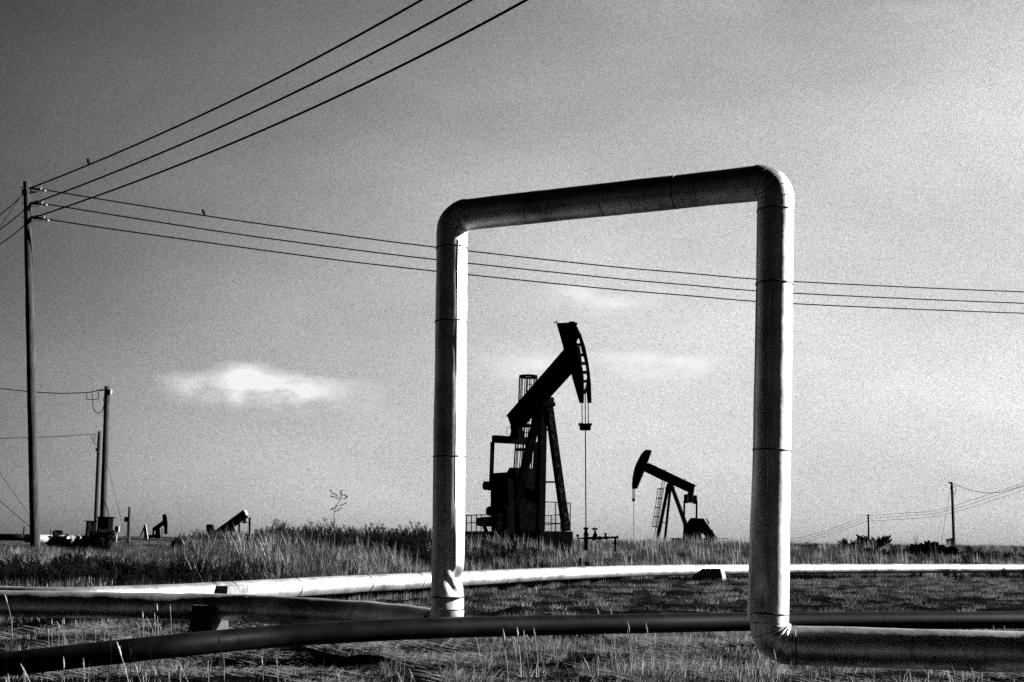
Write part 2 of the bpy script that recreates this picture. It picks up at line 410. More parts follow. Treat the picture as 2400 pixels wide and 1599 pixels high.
# --- concrete saddles
def saddle(P, d, label, top=.47, wl=.38, ww=.78, base=0.0, mat='concrete'):
    d = Vector((d.x, d.y, 0)).normalized(); sd = Vector((d.y, -d.x, 0)); z0 = hz(P.x, P.y) - .08
    c = Vector((P.x, P.y, 0)); mb = MB(); lv = []
    for z, k in ((z0, 1.28), (top * .55, 1.13), (top, 1.0)):
        lv.append([c + d * (sx * wl / 2 * k) + sd * (sy * ww / 2 * k) + Vector((0, 0, z)) + Vector((rnd.uniform(-.012, .012), rnd.uniform(-.012, .012), 0)) for sx, sy in ((-1, -1), (1, -1), (1, 1), (-1, 1))])
    vs = [v for l in lv for v in l]; fs = [(0, 1, 2, 3), (8, 11, 10, 9)]
    for j in range(2):
        for i in range(4): a = j * 4 + i; b = j * 4 + (i + 1) % 4; fs.append((a, a + 4, b + 4, b))
    mb.add(vs, fs); o = mb.build('pipe_block', M[mat], loc=(P.x, P.y, z0), bevel=.015); return tag(o, label, 'concrete block', 'concrete blocks carrying the pipelines')
def near_far(px):
    i = min(range(1, len(FARPATH) - 1), key=lambda i: abs(proj(FARPATH[i])[0] - px)); return FARPATH[i], FARPATH[i + 1] - FARPATH[i - 1]
P, d = near_far(532); d = Vector((.96, -.28, 0)); saddle(P - Vector((0, .3, 0)), d, 'concrete block under the white pipeline just above the dark pipe at left, half hidden', .6, .5, .8)
P, d = near_far(1672); d = Vector((.94, -.34, 0)); saddle(P - Vector((0, .25, 0)), d, 'concrete block under the white pipeline just left of the right riser, its right face sunlit', .52, .98, .8)  # block widened along the pipe to take in its cast shadow
i = min(range(1, len(lr) - 1), key=lambda i: abs(proj(lr[i])[0] - 495)); saddle(lr[i], Vector((.93, -.1, 0)), 'shade-darkened concrete block carrying the left run of the arch pipe', .50, .3, .62, 0, 'shadecon')
saddle(rr[2] + (rr[1] - rr[0]).normalized() * .6, rr[2] - rr[1], 'concrete block carrying the right run of the arch pipe', .4)

# ------------------------------------------------------------------ pumpjacks
class Frame:
    def __init__(s, O, u, v): s.O = Vector(O); s.u = u.normalized(); s.v = v.normalized(); s.z = Vector((0, 0, 1))
    def P(s, u, v, z): return s.O + s.u * u + s.v * v + s.z * z
    def px(s, x, y, v=0): return onplane(x, y, s.O + s.v * v, s.v)     # point on the plane at lateral offset v
    def poly(s, pts, v): return [s.px(x, y, v) for x, y in pts]
def zrot_frame(O, phi, sgn):   # axis toward the head
    u = Vector((math.cos(phi) * sgn[0], math.sin(phi) * sgn[1], 0)); v = Vector((math.sin(phi), math.cos(phi), 0))
    v = Vector((-u.y, u.x, 0));
    if v.y < 0: v = -v
    return Frame(O, u, v)

# --- big pumpjack
O1 = at(1282, 1262, 46); G1 = hz(O1.x, O1.y); O1.z = 0
f1 = zrot_frame(O1, R(60), (1, -1))
pj = thing('pumpjack', (O1.x, O1.y, G1), 'large black pumpjack seen through the arch, its slotted horsehead raised high to the right', 'pumpjack', 'pumpjacks in the oil field')
def add_prism(name, F_, pts, v, th, mat='black', parent=None, bevel=0, label=None):
    mb = MB(); mb.prism(F_.poly(pts, v), F_.v * th); return mb.build(name, M[mat], parent, bevel=bevel, label=label)
beam = add_prism('walking_beam', f1, [(1189, 975), (1322, 822), (1352, 812), (1357, 850), (1335, 868), (1217, 999.5), (1199, 1003), (1194, 990)], -.17, .15, parent=pj)
mb = MB()
for (a, b) in (((1187, 976), (1323, 819.5)), ((1216, 1002), (1337, 868))):   # flanges
    A = f1.px(*a, -.17); B = f1.px(*b, -.17); off = f1.v * .08
    mb.bar(A + off, B + off, .2, .04, side=None)
mb.build('flange', M['black'], beam)
head = thing.__call__ if False else None
mb = MB()
near = [(1304, 757), (1344, 756), (1353, 768), (1358, 788), (1352, 797), (1350.5, 800), (1353.5, 822), (1358.5, 842), (1364, 863), (1367, 885), (1367.5, 907), (1367, 945), (1358, 945), (1336, 868), (1322, 822)]
far_ = [(1338, 756), (1345, 760), (1352, 768), (1362, 788), (1370, 812), (1376, 840), (1381, 872), (1384, 905), (1385, 945), (1376.5, 945), (1375, 925), (1373, 905), (1375.5, 884), (1373.5, 863), (1369, 842), (1363, 822), (1358, 798), (1350, 776)]
mb.prism(f1.poly(near, -.17), f1.v * .03)
mb.prism(f1.poly(far_, .19), f1.v * .03)
hd = mb.build('horsehead', M['black'], pj)
for (nx, ny), (fx, fy) in (((1340, 757), (1346, 760)), ((1348, 783), (1356, 786)), ((1352, 809), (1361, 808)), ((1357, 832), (1366, 832)), ((1362, 852), (1371, 852)), ((1366, 873), (1375, 873)), ((1367, 895), (1375, 893)), ((1368, 922), (1377, 911))):
    mb = MB(); a = f1.px(nx - 3, ny, -.15); b = f1.px(fx + 3, fy, .21); mb.bar(a, b, .16, .12); mb.build('spacer', M['black'], hd)
mb = MB(); mb.tube([f1.px(1303, 757, -.17), f1.px(1298, 755, -.17)], .02, 6); mb.tube([f1.px(1306, 756, -.17), f1.px(1303, 752, -.17)], .02, 6); mb.build('latch', M['black'], hd)
# bridle, carrier bar, polished rod
RV = .02
for x0, x1 in ((1364, 1364.5), (1371.5, 1372), (1378.5, 1379)):
    mb = MB(); a = f1.px(x0, 905 if x0 == 1371.5 else 940, RV); b = f1.px(x1, 1000, RV); mb.tube([a, b], .018, 6); mb.build('bridle_cable', M['wire'], pj)
cb = MB(); a = f1.px(1360, 1002, RV); b = f1.px(1383, 1002, RV)
ctr = f1.px(1371.5, 1001, RV); cb.obox(ctr, Vector((.2, 0, 0)), Vector((0, .1, 0)), Vector((0, 0, .13)))
for sx in (-.17, .17):
    cb.tube([ctr + Vector((sx, 0, -.1)), ctr + Vector((sx, 0, .14))], .05, 8); cb.tube([ctr + Vector((sx - .09, 0, .1)), ctr + Vector((sx + .09, 0, .1))], .055, 8)
cb.build('carrier_bar', M['black'], pj)
mb = MB(); mb.tube([f1.px(1372, 1008, RV), f1.px(1373.5, 1262, RV)], .022, 8); mb.build('polished_rod', M['wire'], pj)
# samson post
apex = f1.px(1281, 946, 0)
skt = 1.86
def leg(F_, pj_, a, b, w, mat='black'):
    mb = MB(); mb.bar(a, b, w, w, side=F_.u); return mb.build('leg', M[mat], pj_)
lf = f1.px(1266, 1252, -.62); rf = f1.px(1327, 1250, .62)
lf.z = rf.z = 1.9
leg(f1, pj, f1.px(1272, 950, -.1), lf, .28); leg(f1, pj, f1.px(1286, 950, .12), rf, .27, 'blacksheen')
leg(f1, pj, f1.px(1264, 958, -.15), f1.px(1190, 1258, -.62), .28); leg(f1, pj, f1.px(1276, 958, .12), f1.px(1251, 1256, .62), .2)
for y in (1007.5, 1130):
    mb = MB(); k = (y - 950) / (1252 - 950); xa = lerp(1272, 1266, k); xb = lerp(1286, 1327, k)
    mb.bar(f1.px(xa, y, lerp(-.1, -.62, k)), f1.px(xb, y, lerp(.12, .62, k)), .07); mb.build('cross_brace', M['black'], pj)
mb = MB(); c = f1.px(1279, 938, 0); mb.tube([c - f1.v * .32, c + f1.v * .32], .15, 14); mb.obox(c - Vector((0, 0, .18)), f1.u * .28, f1.v * .3, Vector((0, 0, .08))); mb.build('saddle_bearing', M['black'], pj)
# equaliser, pitmans, cranks, gearbox
eq = f1.px(1205, 1032, 0); mb = MB(); mb.obox(eq, f1.u * .13, f1.v * 1.03, Vector((0, 0, .155))); mb.build('equaliser', M['black'], pj)
mb = MB(); mb.prism(f1.poly([(1196, 998), (1213, 998), (1215, 1010), (1217, 1026), (1193, 1026), (1197, 1012)], -.12), f1.v * .24); mb.build('tail_bearing', M['black'], pj)
mb = MB(); mb.tube([f1.px(1190, 1020, 0), f1.px(1187, 1012, 0), f1.px(1189, 1004, 0), f1.px(1196, 1000, 0)], .012, 5); mb.build('grease_line', M['wire'], pj)
for v, xs in ((-1.0, (1154.5, 1151)), (1.0, (1257, 1250))):
    mb = MB(); a = f1.px(xs[0], 1036, v); b = f1.px(xs[1], 1140, v); mb.bar(a, b, .09, .16, side=f1.v); mb.build('pitman_arm', M['black'], pj)
crk = add_prism('crank', f1, [(1149, 1109), (1186, 1107), (1189, 1112), (1191, 1190), (1192, 1252), (1152, 1252), (1149, 1200)], -1.12, .3, parent=pj, bevel=.03)
mb = MB(); c = f1.px(1151, 1139, -1.0); mb.tube([c - f1.v * .32, c + f1.v * .1], .19, 14); mb.build('crank_pin', M['black'], crk)
crk = add_prism('crank', f1, [(1205, 1112), (1239, 1112), (1243, 1145), (1247, 1168), (1254, 1181), (1255, 1206), (1253, 1214), (1257, 1224), (1258, 1256), (1210, 1256)], .85, .3, parent=pj, bevel=.03)
add_prism('gearbox', f1, [(1180, 1109), (1188, 1106), (1193, 1096), (1207, 1096), (1213, 1150), (1218, 1258), (1172, 1258)], -.45, .9, parent=pj, bevel=.03)
mb = MB(); c = f1.px(1140, 1198, -.7); mb.tube([c + Vector((.0, 0, 0)) - Vector((.02, 0, 0)), c + Vector((.1, 0, 0)), c + Vector((.55, .05, 0))], [.12, .21, .21], 16); mb.build('motor', M['black'], pj)
mb = MB(); c = f1.px(1144, 1139, -.8); mb.tube([c - f1.u * 0 - Vector((.06, 0, 0)), c + Vector((.02, 0, 0)), c + Vector((.3, 0, 0))], [.1, .2, .2], 14); mb.build('brake_drum', M['black'], pj)
add_prism('motor_mount', f1, [(1116, 1214), (1134, 1212), (1160, 1210), (1190, 1212), (1190, 1228), (1137, 1226), (1130, 1234), (1118, 1233)], -.9, .5, parent=pj)
mb = MB(); mb.bar(f1.px(1132, 1226, -.7), f1.px(1144, 1256, -.7), .12); mb.build('strut', M['black'], pj)
add_prism('belt_guard', f1, [(1150, 1180), (1168, 1175), (1188, 1190), (1190, 1262), (1152, 1262)], -1.3, .12, parent=pj)
# skid
mb = MB(); u1 = (rf - O1).dot(f1.u) + .28
c = f1.P(u1 - 4.1, 0, 0); c.z = (skt + G1 - .3) / 2 + .02
mb.obox(c, f1.u * 4.1, f1.v * .76, Vector((0, 0, (skt - G1 + .3) / 2))); mb.build('skid', M['black'], pj)
# ladder with safety cage on the far side
lad = MB(); tv = .75
T = f1.px(1247, 884, tv); B_ = f1.px(1232, 1235, tv); axd = (B_ - T)
rad = .39
cg = MB(); cen = [f1.px(1238, 883, tv), f1.px(1236, 940, tv), f1.px(1232, 998, tv), f1.px(1227.5, 1054, tv), f1.px(1224, 1108, tv)]
def hoop(mb_, c, r, h, w=.012, n=26):
    pts = [c + Vector((math.cos(2 * math.pi * k / n) * r, math.sin(2 * math.pi * k / n) * r, 0)) for k in range(n)]
    for i in range(n): a = pts[i]; b = pts[(i + 1) % n]; mb_.obox((a + b) / 2, (b - a) / 2 * 1.03, Vector((0, 0, h / 2)), ((a + b) / 2 - c).normalized() * w)
for i, c in enumerate(cen): hoop(cg, c, rad, .10 if i == 0 else .085)
for k in range(12):
    a = 2 * math.pi * (k + .3) / 12; o_ = Vector((math.cos(a), math.sin(a), 0)) * rad
    cg.tube([cen[i] + o_ for i in range(5)], .024, 5)
cgo = cg.build('safety_cage', M['black'], pj)
lad = MB()
off = f1.u * -.38; sv = f1.v * .22
top = cen[0] + f1.u * .36; bot = cen[4] + f1.u * .36 + (cen[4] - cen[3]) * 2.6
for s_ in (-1, 1): lad.tube([top + sv * s_ + Vector((0, 0, .05)), bot + sv * s_], .025, 6)
nr = 26
for k in range(nr): p = top.lerp(bot, (k + .5) / nr); lad.tube([p - sv, p + sv], .016, 5)
lad.build('ladder', M['black'], pj)

# guard fence round the big pumpjack
def mesh_panel(mb, A, B, h0, h1, step=.1, r=.0035):
    n = max(2, int((B - A).length / step)); up = Vector((0, 0, 1))
    for k in range(n + 1): p = A.lerp(B, k / n); mb.tube([Vector((p.x, p.y, h0)), Vector((p.x, p.y, h1))], r, 3, False)
    m_ = max(2, int((h1 - h0) / step))
    for k in range(m_ + 1): z = lerp(h0, h1, k / m_); mb.tube([Vector((A.x, A.y, z)), Vector((B.x, B.y, z))], r, 3, False)
def railfence(name, segs, label, group=None, mesh=False, pr=.022):
    A0 = segs[0][0]; g = hz(A0.x, A0.y); t_ = thing(name, (A0.x, A0.y, g), label, 'fence', group)
    for A, B, posts, rails in segs:
        top = max(rails)
        for k in range(posts):
            p = A.lerp(B, k / (posts - 1)); mb = MB(); mb.tube([Vector((p.x, p.y, hz(p.x, p.y) - .2)), Vector((p.x, p.y, lerp(A.z, B.z, k / (posts - 1))))], pr, 6); mb.build('post', M['black'], t_)
        for rz in rails:
            mb = MB(); mb.tube([Vector((A.x, A.y, A.z - (top - rz))), Vector((B.x, B.y, B.z - (top - rz)))], pr, 6); mb.build('rail', M['black'], t_)
        if mesh:
            mb = MB(); mesh_panel(mb, A, B, min(rails) - .25, min(A.z, B.z), .09); mb.build('mesh_panel', M['wire'], t_)
    return t_
tf = 48.5
railfence('guard_fence', [(at(1248, 1176, tf), at(1302, 1177.5, tf), 3, (0, -.88)), (at(1302, 1177.5, tf), at(1336.5, 1179, tf - 1), 2, (0, -.88))], 'tall black wire mesh guard beside the front legs of the large pumpjack', mesh=True)
railfence('guard_fence', [(at(1082, 1209, 44), at(1128, 1206.5, 44.5), 5, (0, -.29)), (at(1128, 1206.5, 44.5), at(1270, 1207.5, 50.2), 5, (0, -.34)), (at(1270, 1209, 50.2), at(1336, 1205, 50), 4, (0, -.4))], 'low black rail and mesh guard behind and left of the large pumpjack', mesh=True, pr=.02)

# wellhead
tw = (f1.px(1373, 1262, RV) - CAM).dot(Fw)
def W(x, y, dt=0): return at(x, y, tw + dt)
wh = thing('wellhead', (W(1373, 1280).x, W(1373, 1280).y, hz(W(1373, 1280).x, W(1373, 1280).y)), 'black wellhead with valves and a flow line under the rod of the large pumpjack', 'wellhead')
def lathe(mb, prof, n=14):   # prof: list of (px,py,radius_px)
    pts = []; rs = []
    for x, y, r_ in prof: pts.append(W(x, y)); rs.append(r_ * 1.3 * tw / F)
    mb.tube(pts, rs, n)
mb = MB(); lathe(mb, [(1373.5, 1237, 4.5), (1373.5, 1240, 5), (1373.5, 1241.5, 3), (1373.5, 1247, 3), (1373.5, 1250, 3.6), (1373.5, 1254, 5.4), (1373.5, 1256, 3.4), (1373.5, 1262, 4), (1373.5, 1268, 3.6), (1373.5, 1290, 3.2)]); mb.build('stuffing_box', M['black'], wh)
mb = MB(); lathe(mb, [(1352, 1262, 1.1), (1362, 1262, 1.1), (1372, 1261.5, 2.2), (1388, 1261.5, 2.2), (1388.5, 1261.5, 4.4), (1396, 1261.5, 4.4), (1396.5, 1261.5, 2.4), (1402, 1261.5, 2.4), (1403, 1261.5, 4), (1408, 1261.5, 4), (1409, 1261, 2.2), (1418, 1261, 2.2), (1419, 1261, 3.2), (1424, 1261, 3.2), (1425, 1260.5, 2), (1446, 1259.5, 2)]); mb.build('flow_line', M['black'], wh)
mb = MB(); lathe(mb, [(1442, 1259, 2.4), (1442, 1264, 2), (1442, 1271, 2), (1442, 1272, 3.6), (1442, 1274, 3.6), (1442, 1276, 1.8), (1442, 1292, 1.8)]); mb.build('drop_pipe', M['black'], wh)
def wheel(x, y, rx, flat=True):
    mb = MB(); c = W(x, y); r_ = rx * tw / F; n = 16
    X_ = Vector((1, 0, 0)); Y_ = Vector((0, .96, .28)) if flat else Vector((0, 0, 1))
    if not flat: X_ = Vector((.35, .93, 0))
    pts = [c + X_ * math.cos(2 * math.pi * k / n) * r_ + Y_ * math.sin(2 * math.pi * k / n) * r_ for k in range(n + 1)]
    mb.tube(pts, .014, 6, False)
    for k in range(0, n, 4): mb.tube([c, pts[k]], .012, 5)
    mb.build('handwheel', M['black'], wh)
mb = MB(); lathe(mb, [(1394, 1236, .8), (1394, 1241, 1.0), (1394.5, 1247, 2), (1395, 1250, 2.4), (1395, 1252, 4), (1395, 1256, 4), (1395, 1262, 3)]); mb.build('gate_valve', M['black'], wh); wheel(1394, 1240, 7)
mb = MB(); lathe(mb, [(1419, 1251, .8), (1419, 1254, 1.4), (1419.5, 1257, 2.4), (1420, 1261, 2)]); mb.build('gate_valve', M['black'], wh); wheel(1419, 1251.5, 4)
wheel(1448, 1259, 3.8, False)
mb = MB(); lathe(mb, [(1353.5, 1253, 2.4), (1354, 1257, 2.6), (1354.5, 1259, .8), (1355, 1262, .8)]); mb.build('pressure_gauge', M['black'], wh)

# --- second pumpjack
O2 = at(1570.5, 1265, 95); G2 = hz(O2.x, O2.y); O2.z = 0
f2 = zrot_frame(O2, R(32), (-1, 1))
p2 = thing('pumpjack', (O2.x, O2.y, G2), 'smaller black pumpjack in the middle distance, its solid horsehead dipping to the left', 'pumpjack', 'pumpjacks in the oil field')
def c7(lst): return [(1450 + x / 5.807, 1030 + y / 5.807) for x, y in lst]
beam = add_prism('walking_beam', f2, c7([(375, 328), (415, 330), (1030, 625), (1022, 645), (1008, 742), (950, 722), (740, 625), (600, 562), (335, 432), (300, 380)]), -.2, .2, 'blacksheen', p2)
mb = MB(); A, B = f2.poly(c7([(400, 326), (1045, 632)]), -.2); mb.bar(A + f2.v * .1, B + f2.v * .1, .26, .06); mb.build('flange', M['black'], beam)
for x in (495, 893):
    mb = MB(); a = f2.px(*c7([(x, 372 if x < 600 else 553)])[0], 0); n = 10
    mb.tube([a + Vector((math.cos(2 * math.pi * k / n) * .09, 0, math.sin(2 * math.pi * k / n) * .09)) for k in range(n + 1)], .02, 5, False); mb.build('lifting_eye', M['black'], beam)
add_prism('horsehead', f2, c7([(437, 152), (415, 143), (370, 140), (340, 158), (300, 208), (270, 265), (240, 325), (212, 395), (198, 460), (186, 530), (180, 600), (180, 673), (238, 669), (252, 630), (335, 430), (375, 322)]), -.22, .26, parent=p2)
for x in (188, 199, 210, 220):
    mb = MB(); mb.tube([f2.px(*c7([(x, 670)])[0], 0), f2.px(*c7([(x, 808)])[0], 0)], .022, 5); mb.build('bridle_cable', M['wire'], p2)
mb = MB(); c = f2.px(*c7([(203, 825)])[0], 0); mb.obox(c, Vector((.11, 0, 0)), Vector((0, .1, 0)), Vector((0, 0, .13))); mb.build('carrier_bar', M['black'], p2)
mb = MB(); mb.tube([f2.px(*c7([(203, 845)])[0], 0), f2.px(*c7([(209, 1440)])[0], 0)], .024, 6); mb.build('polished_rod', M['wire'], p2)
mb = MB(); c = f2.px(*c7([(700, 630)])[0], 0); mb.tube([c - f2.v * .35, c + f2.v * .35], .2, 12); mb.obox(c - Vector((0, 0, .22)), f2.u * .3, f2.v * .3, Vector((0, 0, .12))); mb.build('saddle_bearing', M['black'], p2)
def leg2(a, b, v0, v1, w):
    mb = MB(); A = f2.px(*c7([a])[0], v0); B = f2.px(*c7([b])[0], v1); mb.bar(A, B, w, w, side=f2.u); mb.build('leg', M['black'], p2)
leg2((672, 640), (518, 1420), -.1, -.6, .22); leg2((705, 650), (625, 1400), .1, .6, .17); leg2((722, 650), (915, 1190), -.1, -.5, .22); leg2((740, 660), (940, 1200), .15, .6, .16)
for y, xa, xb in ((788, 652, 690), (883, 640, 682), (1137, 590, 650)):
    mb = MB(); mb.bar(f2.px(*c7([(xa, y)])[0], -.3), f2.px(*c7([(xb, y)])[0], .3), .06); mb.build('cross_brace', M['black'], p2)
mb = MB(); c = f2.px(*c7([(975, 752)])[0], 0); mb.tube([c - f2.v * .2, c + f2.v * .2], .2, 12); mb.build('tail_bearing', M['black'], p2)
eqv = .95; ec = c7([(978, 815)])[0]
eqo = MB(); c = f2.px(*ec, 0)
eqo.obox(c + Vector((0, 0, .28)), f2.u * .06, f2.v * eqv, Vector((0, 0, .035))); eqo.obox(c - Vector((0, 0, .2)), f2.u * .06, f2.v * .45, Vector((0, 0, .04)))
for s_ in (-1, 1):
    eqo.obox(c + f2.v * (.25 * s_), f2.u * .08, f2.v * .07, Vector((0, 0, .3))); eqo.bar(c + f2.v * (.4 * s_) - Vector((0, 0, .2)), c + f2.v * (.85 * s_) + Vector((0, 0, .05)), .06)
    eqo.obox(c + f2.v * (eqv * s_), f2.u * .13, f2.v * .13, Vector((0, 0, .36)))
eqo.build('equaliser', M['black'], p2)
for s_ in (-1, 1):
    x = 978 + 84 * s_; mb = MB(); a = f2.px(*c7([(x, 830)])[0], eqv * s_); b = f2.px(*c7([(x - 4, 1180)])[0], eqv * s_); mb.bar(a, b, .12, .14); mb.build('pitman_arm', M['black'], p2)
add_prism('crank', f2, c7([(872, 1350), (880, 1180), (925, 1155), (945, 1110), (975, 1075), (1000, 1068), (1040, 1068), (1048, 1200), (1048, 1360)]), -.95, .22, parent=p2)
add_prism('counterweight', f2, c7([(1045, 1075), (1138, 1075), (1240, 1225), (1262, 1228), (1268, 1260), (1315, 1330), (1300, 1412), (1185, 1405), (1170, 1312), (1120, 1270), (1060, 1245)]), -.6, .3, 'blacksheen', p2, label='counterweight arm slanting down to the right')
add_prism('gearbox', f2, c7([(960, 1120), (1010, 1085), (1075, 1110), (1078, 1360), (940, 1360)]), -.3, .8, parent=p2)
add_prism('belt_guard', f2, c7([(1178, 1076), (1186, 1074), (1222, 1120), (1230, 1165), (1222, 1158), (1205, 1120)]), -.9, .1, parent=p2)
mb = MB(); a = f2.px(*c7([(770, 1375)])[0], 0); b = f2.px(*c7([(1300, 1375)])[0], 0); a.z = b.z = (G2 + 1.68) / 2
mb.bar(a, b, 1.4, 1.68 - G2 + .35); mb.build('skid', M['black'], p2)
lad = MB(); LA = f2.px(*c7([(618, 408)])[0], -.8); LB = f2.px(*c7([(487, 1412)])[0], -.8); sdv = Vector((.17, -.1, 0))
def c7p(x, y, v=-.8): return f2.px(*c7([(x, y)])[0], v)
for dx in (-17, 17): lad.tube([c7p(622 + dx, 408), c7p(612 + dx, 560), c7p(487 + dx * .8, 1412)], .025, 5)
for k in range(30):
    t = k / 29; xm = lerp(620, 487, t); lad.tube([c7p(xm - 15, lerp(410, 1405, t)), c7p(xm + 15, lerp(410, 1405, t))], .02, 4)
lad.build('ladder', M['black'], p2)
cg = MB(); cs = [c7p(570, 672, -1.0), c7p(553, 802, -1.0), c7p(534, 930, -1.0), c7p(514, 1052, -1.0), c7p(492, 1188, -1.0)]
for c in cs: hoop(cg, c, .25 * 1.0 + .0, .07)
for k in range(7):
    a = 2 * math.pi * k / 7; o_ = Vector((math.cos(a), math.sin(a), 0)) * .25; cg.tube([c + o_ for c in cs], .016, 4)
cg.build('safety_cage', M['black'], p2)
def rail2(lst, t0, label):
    for_ = []
    for (xa, ya), (xb, yb) in lst: for_.append((at(*c7([(xa, ya)])[0], t0), at(*c7([(xb, yb)])[0], t0), 3, (0, -.22, )))
    return railfence('guard_fence', for_, label, pr=.03)
rail2([((555, 1350), (870, 1350))], 93, 'low black guard rail by the leg of the smaller pumpjack')
rail2([((1330, 1348), (1483, 1350))], 94, 'low black guard rail behind the counterweight of the smaller pumpjack')
mb = MB(); st = [c7p(x, y, -1.5) for x, y in ((400, 1400), (430, 1352), (450, 1352), (446, 1410))]; mb.tube(st, .03, 5); o = mb.build('pipe_handrail', M['black'], loc=st[0]); tag(o, 'small bent pipe handrail beside the foot of the smaller pumpjack ladder', 'handrail')

# --- third pumpjack (far left)
def far_part(name, parent, pts, t, th, mat='black'):
    mb = MB(); mb.prism([at(x, y, t) for x, y in pts], Vector((0, th, 0))); return mb.build(name, M[mat], parent)
t3 = 300; q = at(368, 1258, t3); p3 = thing('pumpjack', (q.x, q.y, hz(q.x, q.y)), 'tiny distant pumpjack beside a pale frame near the left poles, head raised right', 'pumpjack', 'pumpjacks in the oil field')
far_part('horsehead', p3, [(380.5, 1207), (383, 1205), (387, 1206), (389.5, 1213), (391, 1228), (390.5, 1252), (385, 1252), (384, 1235), (381, 1222)], t3, .8)
far_part('walking_beam', p3, [(357, 1238), (382, 1220), (386, 1229), (357, 1248)], t3, .7, 'black')
far_part('leg', p3, [(366, 1238), (373, 1236), (375, 1266), (361, 1266)], t3, .6)
far_part('pitman_arm', p3, [(357, 1242), (360, 1242), (360, 1266), (357, 1266)], t3, .6)
far_part('gearbox', p3, [(346, 1254), (362, 1253), (363, 1268), (346, 1268)], t3, 1.5)
mb = MB()
for x in (378, 381.5): mb.tube([at(x, 1238, t3), at(x, 1262, t3)], .05, 4)
for k in range(6): mb.tube([at(378, 1240 + k * 4, t3), at(381.5, 1240 + k * 4, t3)], .04, 4)
mb.build('ladder', M['black'], p3)
mb = MB(); mb.tube([at(387.5, 1252, t3), at(388, 1266, t3)], .04, 4); mb.build('polished_rod', M['wire'], p3)
t3 = 260; q = at(338, 1264, t3); af = thing('steel_frame', (q.x, q.y, hz(q.x, q.y)), 'small pale triangular steel frame just left of the tiny distant pumpjack', 'frame')
for a, b, w in (((340, 1232), (325, 1268), .3), ((340, 1230), (345.5, 1268), .45), ((339, 1230), (339.5, 1262), .3)):
    mb = MB(); mb.bar(at(*a, t3), at(*b, t3), w); mb.build('leg', M['white' if w > .31 else 'steel'], af)

# --- fourth pumpjack
t4 = 200; q = PUMP4; p4 = thing('pumpjack', (q.x, q.y, hz(q.x, q.y)), 'far pumpjack half hidden behind the dark weeds at left, its tail raised right', 'pumpjack', 'pumpjacks in the oil field')
f4 = zrot_frame(Vector((q.x, q.y, 0)), R(36), (-1, 1))
def c6(lst): return [(250 + x / 3.923, 1120 + y / 3.923) for x, y in lst]
add_prism('walking_beam', f4, c6([(985, 492), (1245, 302), (1262, 300), (1280, 345), (1278, 362), (1060, 522), (985, 560)]), -.25, .5, 'blacksheen', p4)
add_prism('sunlit_end_plate', f4, c6([(1250, 296), (1262, 296), (1284, 345), (1276, 352)]), -.3, .6, 'white', p4)  # tail end coloured pale for the sunlight on its face
add_prism('horsehead', f4, c6([(915, 520), (914, 440), (922, 428), (950, 428), (960, 440), (970, 490), (985, 560), (930, 600)]), -.3, .6, parent=p4)
for a, b, v0, v1 in (((1150, 435), (1105, 640), -.1, -.7), ((1155, 435), (1135, 640), .1, .7), ((1155, 440), (1230, 640), -.1, -.6)):
    mb = MB(); A = f4.px(*c6([a])[0], v0); B = f4.px(*c6([b])[0], v1); mb.bar(A, B, .3); mb.build('leg', M['blacksheen'], p4)
c = f4.px(*c6([(1268, 388)])[0], 0); mb = MB(); mb.obox(c + Vector((0, 0, .35)), f4.u * .1, f4.v * 1.5, Vector((0, 0, .07))); mb.obox(c, f4.u * .12, f4.v * .25, Vector((0, 0, .6)))
mb.obox(c - Vector((0, 0, .4)), f4.u * .08, f4.v * .9, Vector((0, 0, .07))); mb.build('equaliser', M['black'], p4)
for x in (1218, 1314):
    mb = MB(); s_ = -1 if x < 1260 else 1; a = f4.px(*c6([(x, 368)])[0], 1.45 * s_); b = f4.px(*c6([(x, 600)])[0], 1.45 * s_); mb.bar(a, b, .3); mb.build('pitman_arm', M['blacksheen'], p4)
mb = MB(); c = at(*c6([(1268, 640)])[0], t4); mb.obox(c, Vector((2, 0, 0)), Vector((0, 1, 0)), Vector((0, 0, 1.2))); mb.build('gearbox', M['black'], p4)

# ------------------------------------------------------------------ poles and wires
def pole(px0, py0, px1, py1, t, r0, r1, label, mat='wood', group='utility poles', lean=0, name='utility_pole', n=16):
    A = at(px0, py0, t); B = at(px1, py1, t); dz = (A - B); g = hz(B.x, B.y)
    B = B - dz.normalized() * (B.z - g + .3) if B.z > g else B
    th = thing(name, (B.x, B.y, g), label, 'pole', group); mb = MB()
    pts = [A.lerp(B, k / 24) for k in range(25)]
    def fn(q, p, dr, dist): return q + dr * (.012 * noise.noise(Vector((q.x * 9, q.y * 9, q.z * 1.2))))
    mb.tube(pts, [lerp(r0, r1, k / 24) for k in range(25)], n, True, fn); mb.build('shaft', M[mat], th); return th, A, B
P1, A1, B1 = pole(63, 426, 82, 1250, 34, .105, .15, 'tall weathered wooden utility pole at the left edge, wires leaving it on both sides', n=28)
def wire(name, pts, r, label, cat='wire', group=None, loc=None):
    mb = MB(); mb.tube(pts, r, 6); o = mb.build(name, M['wire'], loc=pts[0]); return tag(o, label, cat, group)
def vplane(a, b):
    d = Vector((b.x - a.x, b.y - a.y, 0)); return Vector((-d.y, d.x, 0)).normalized()
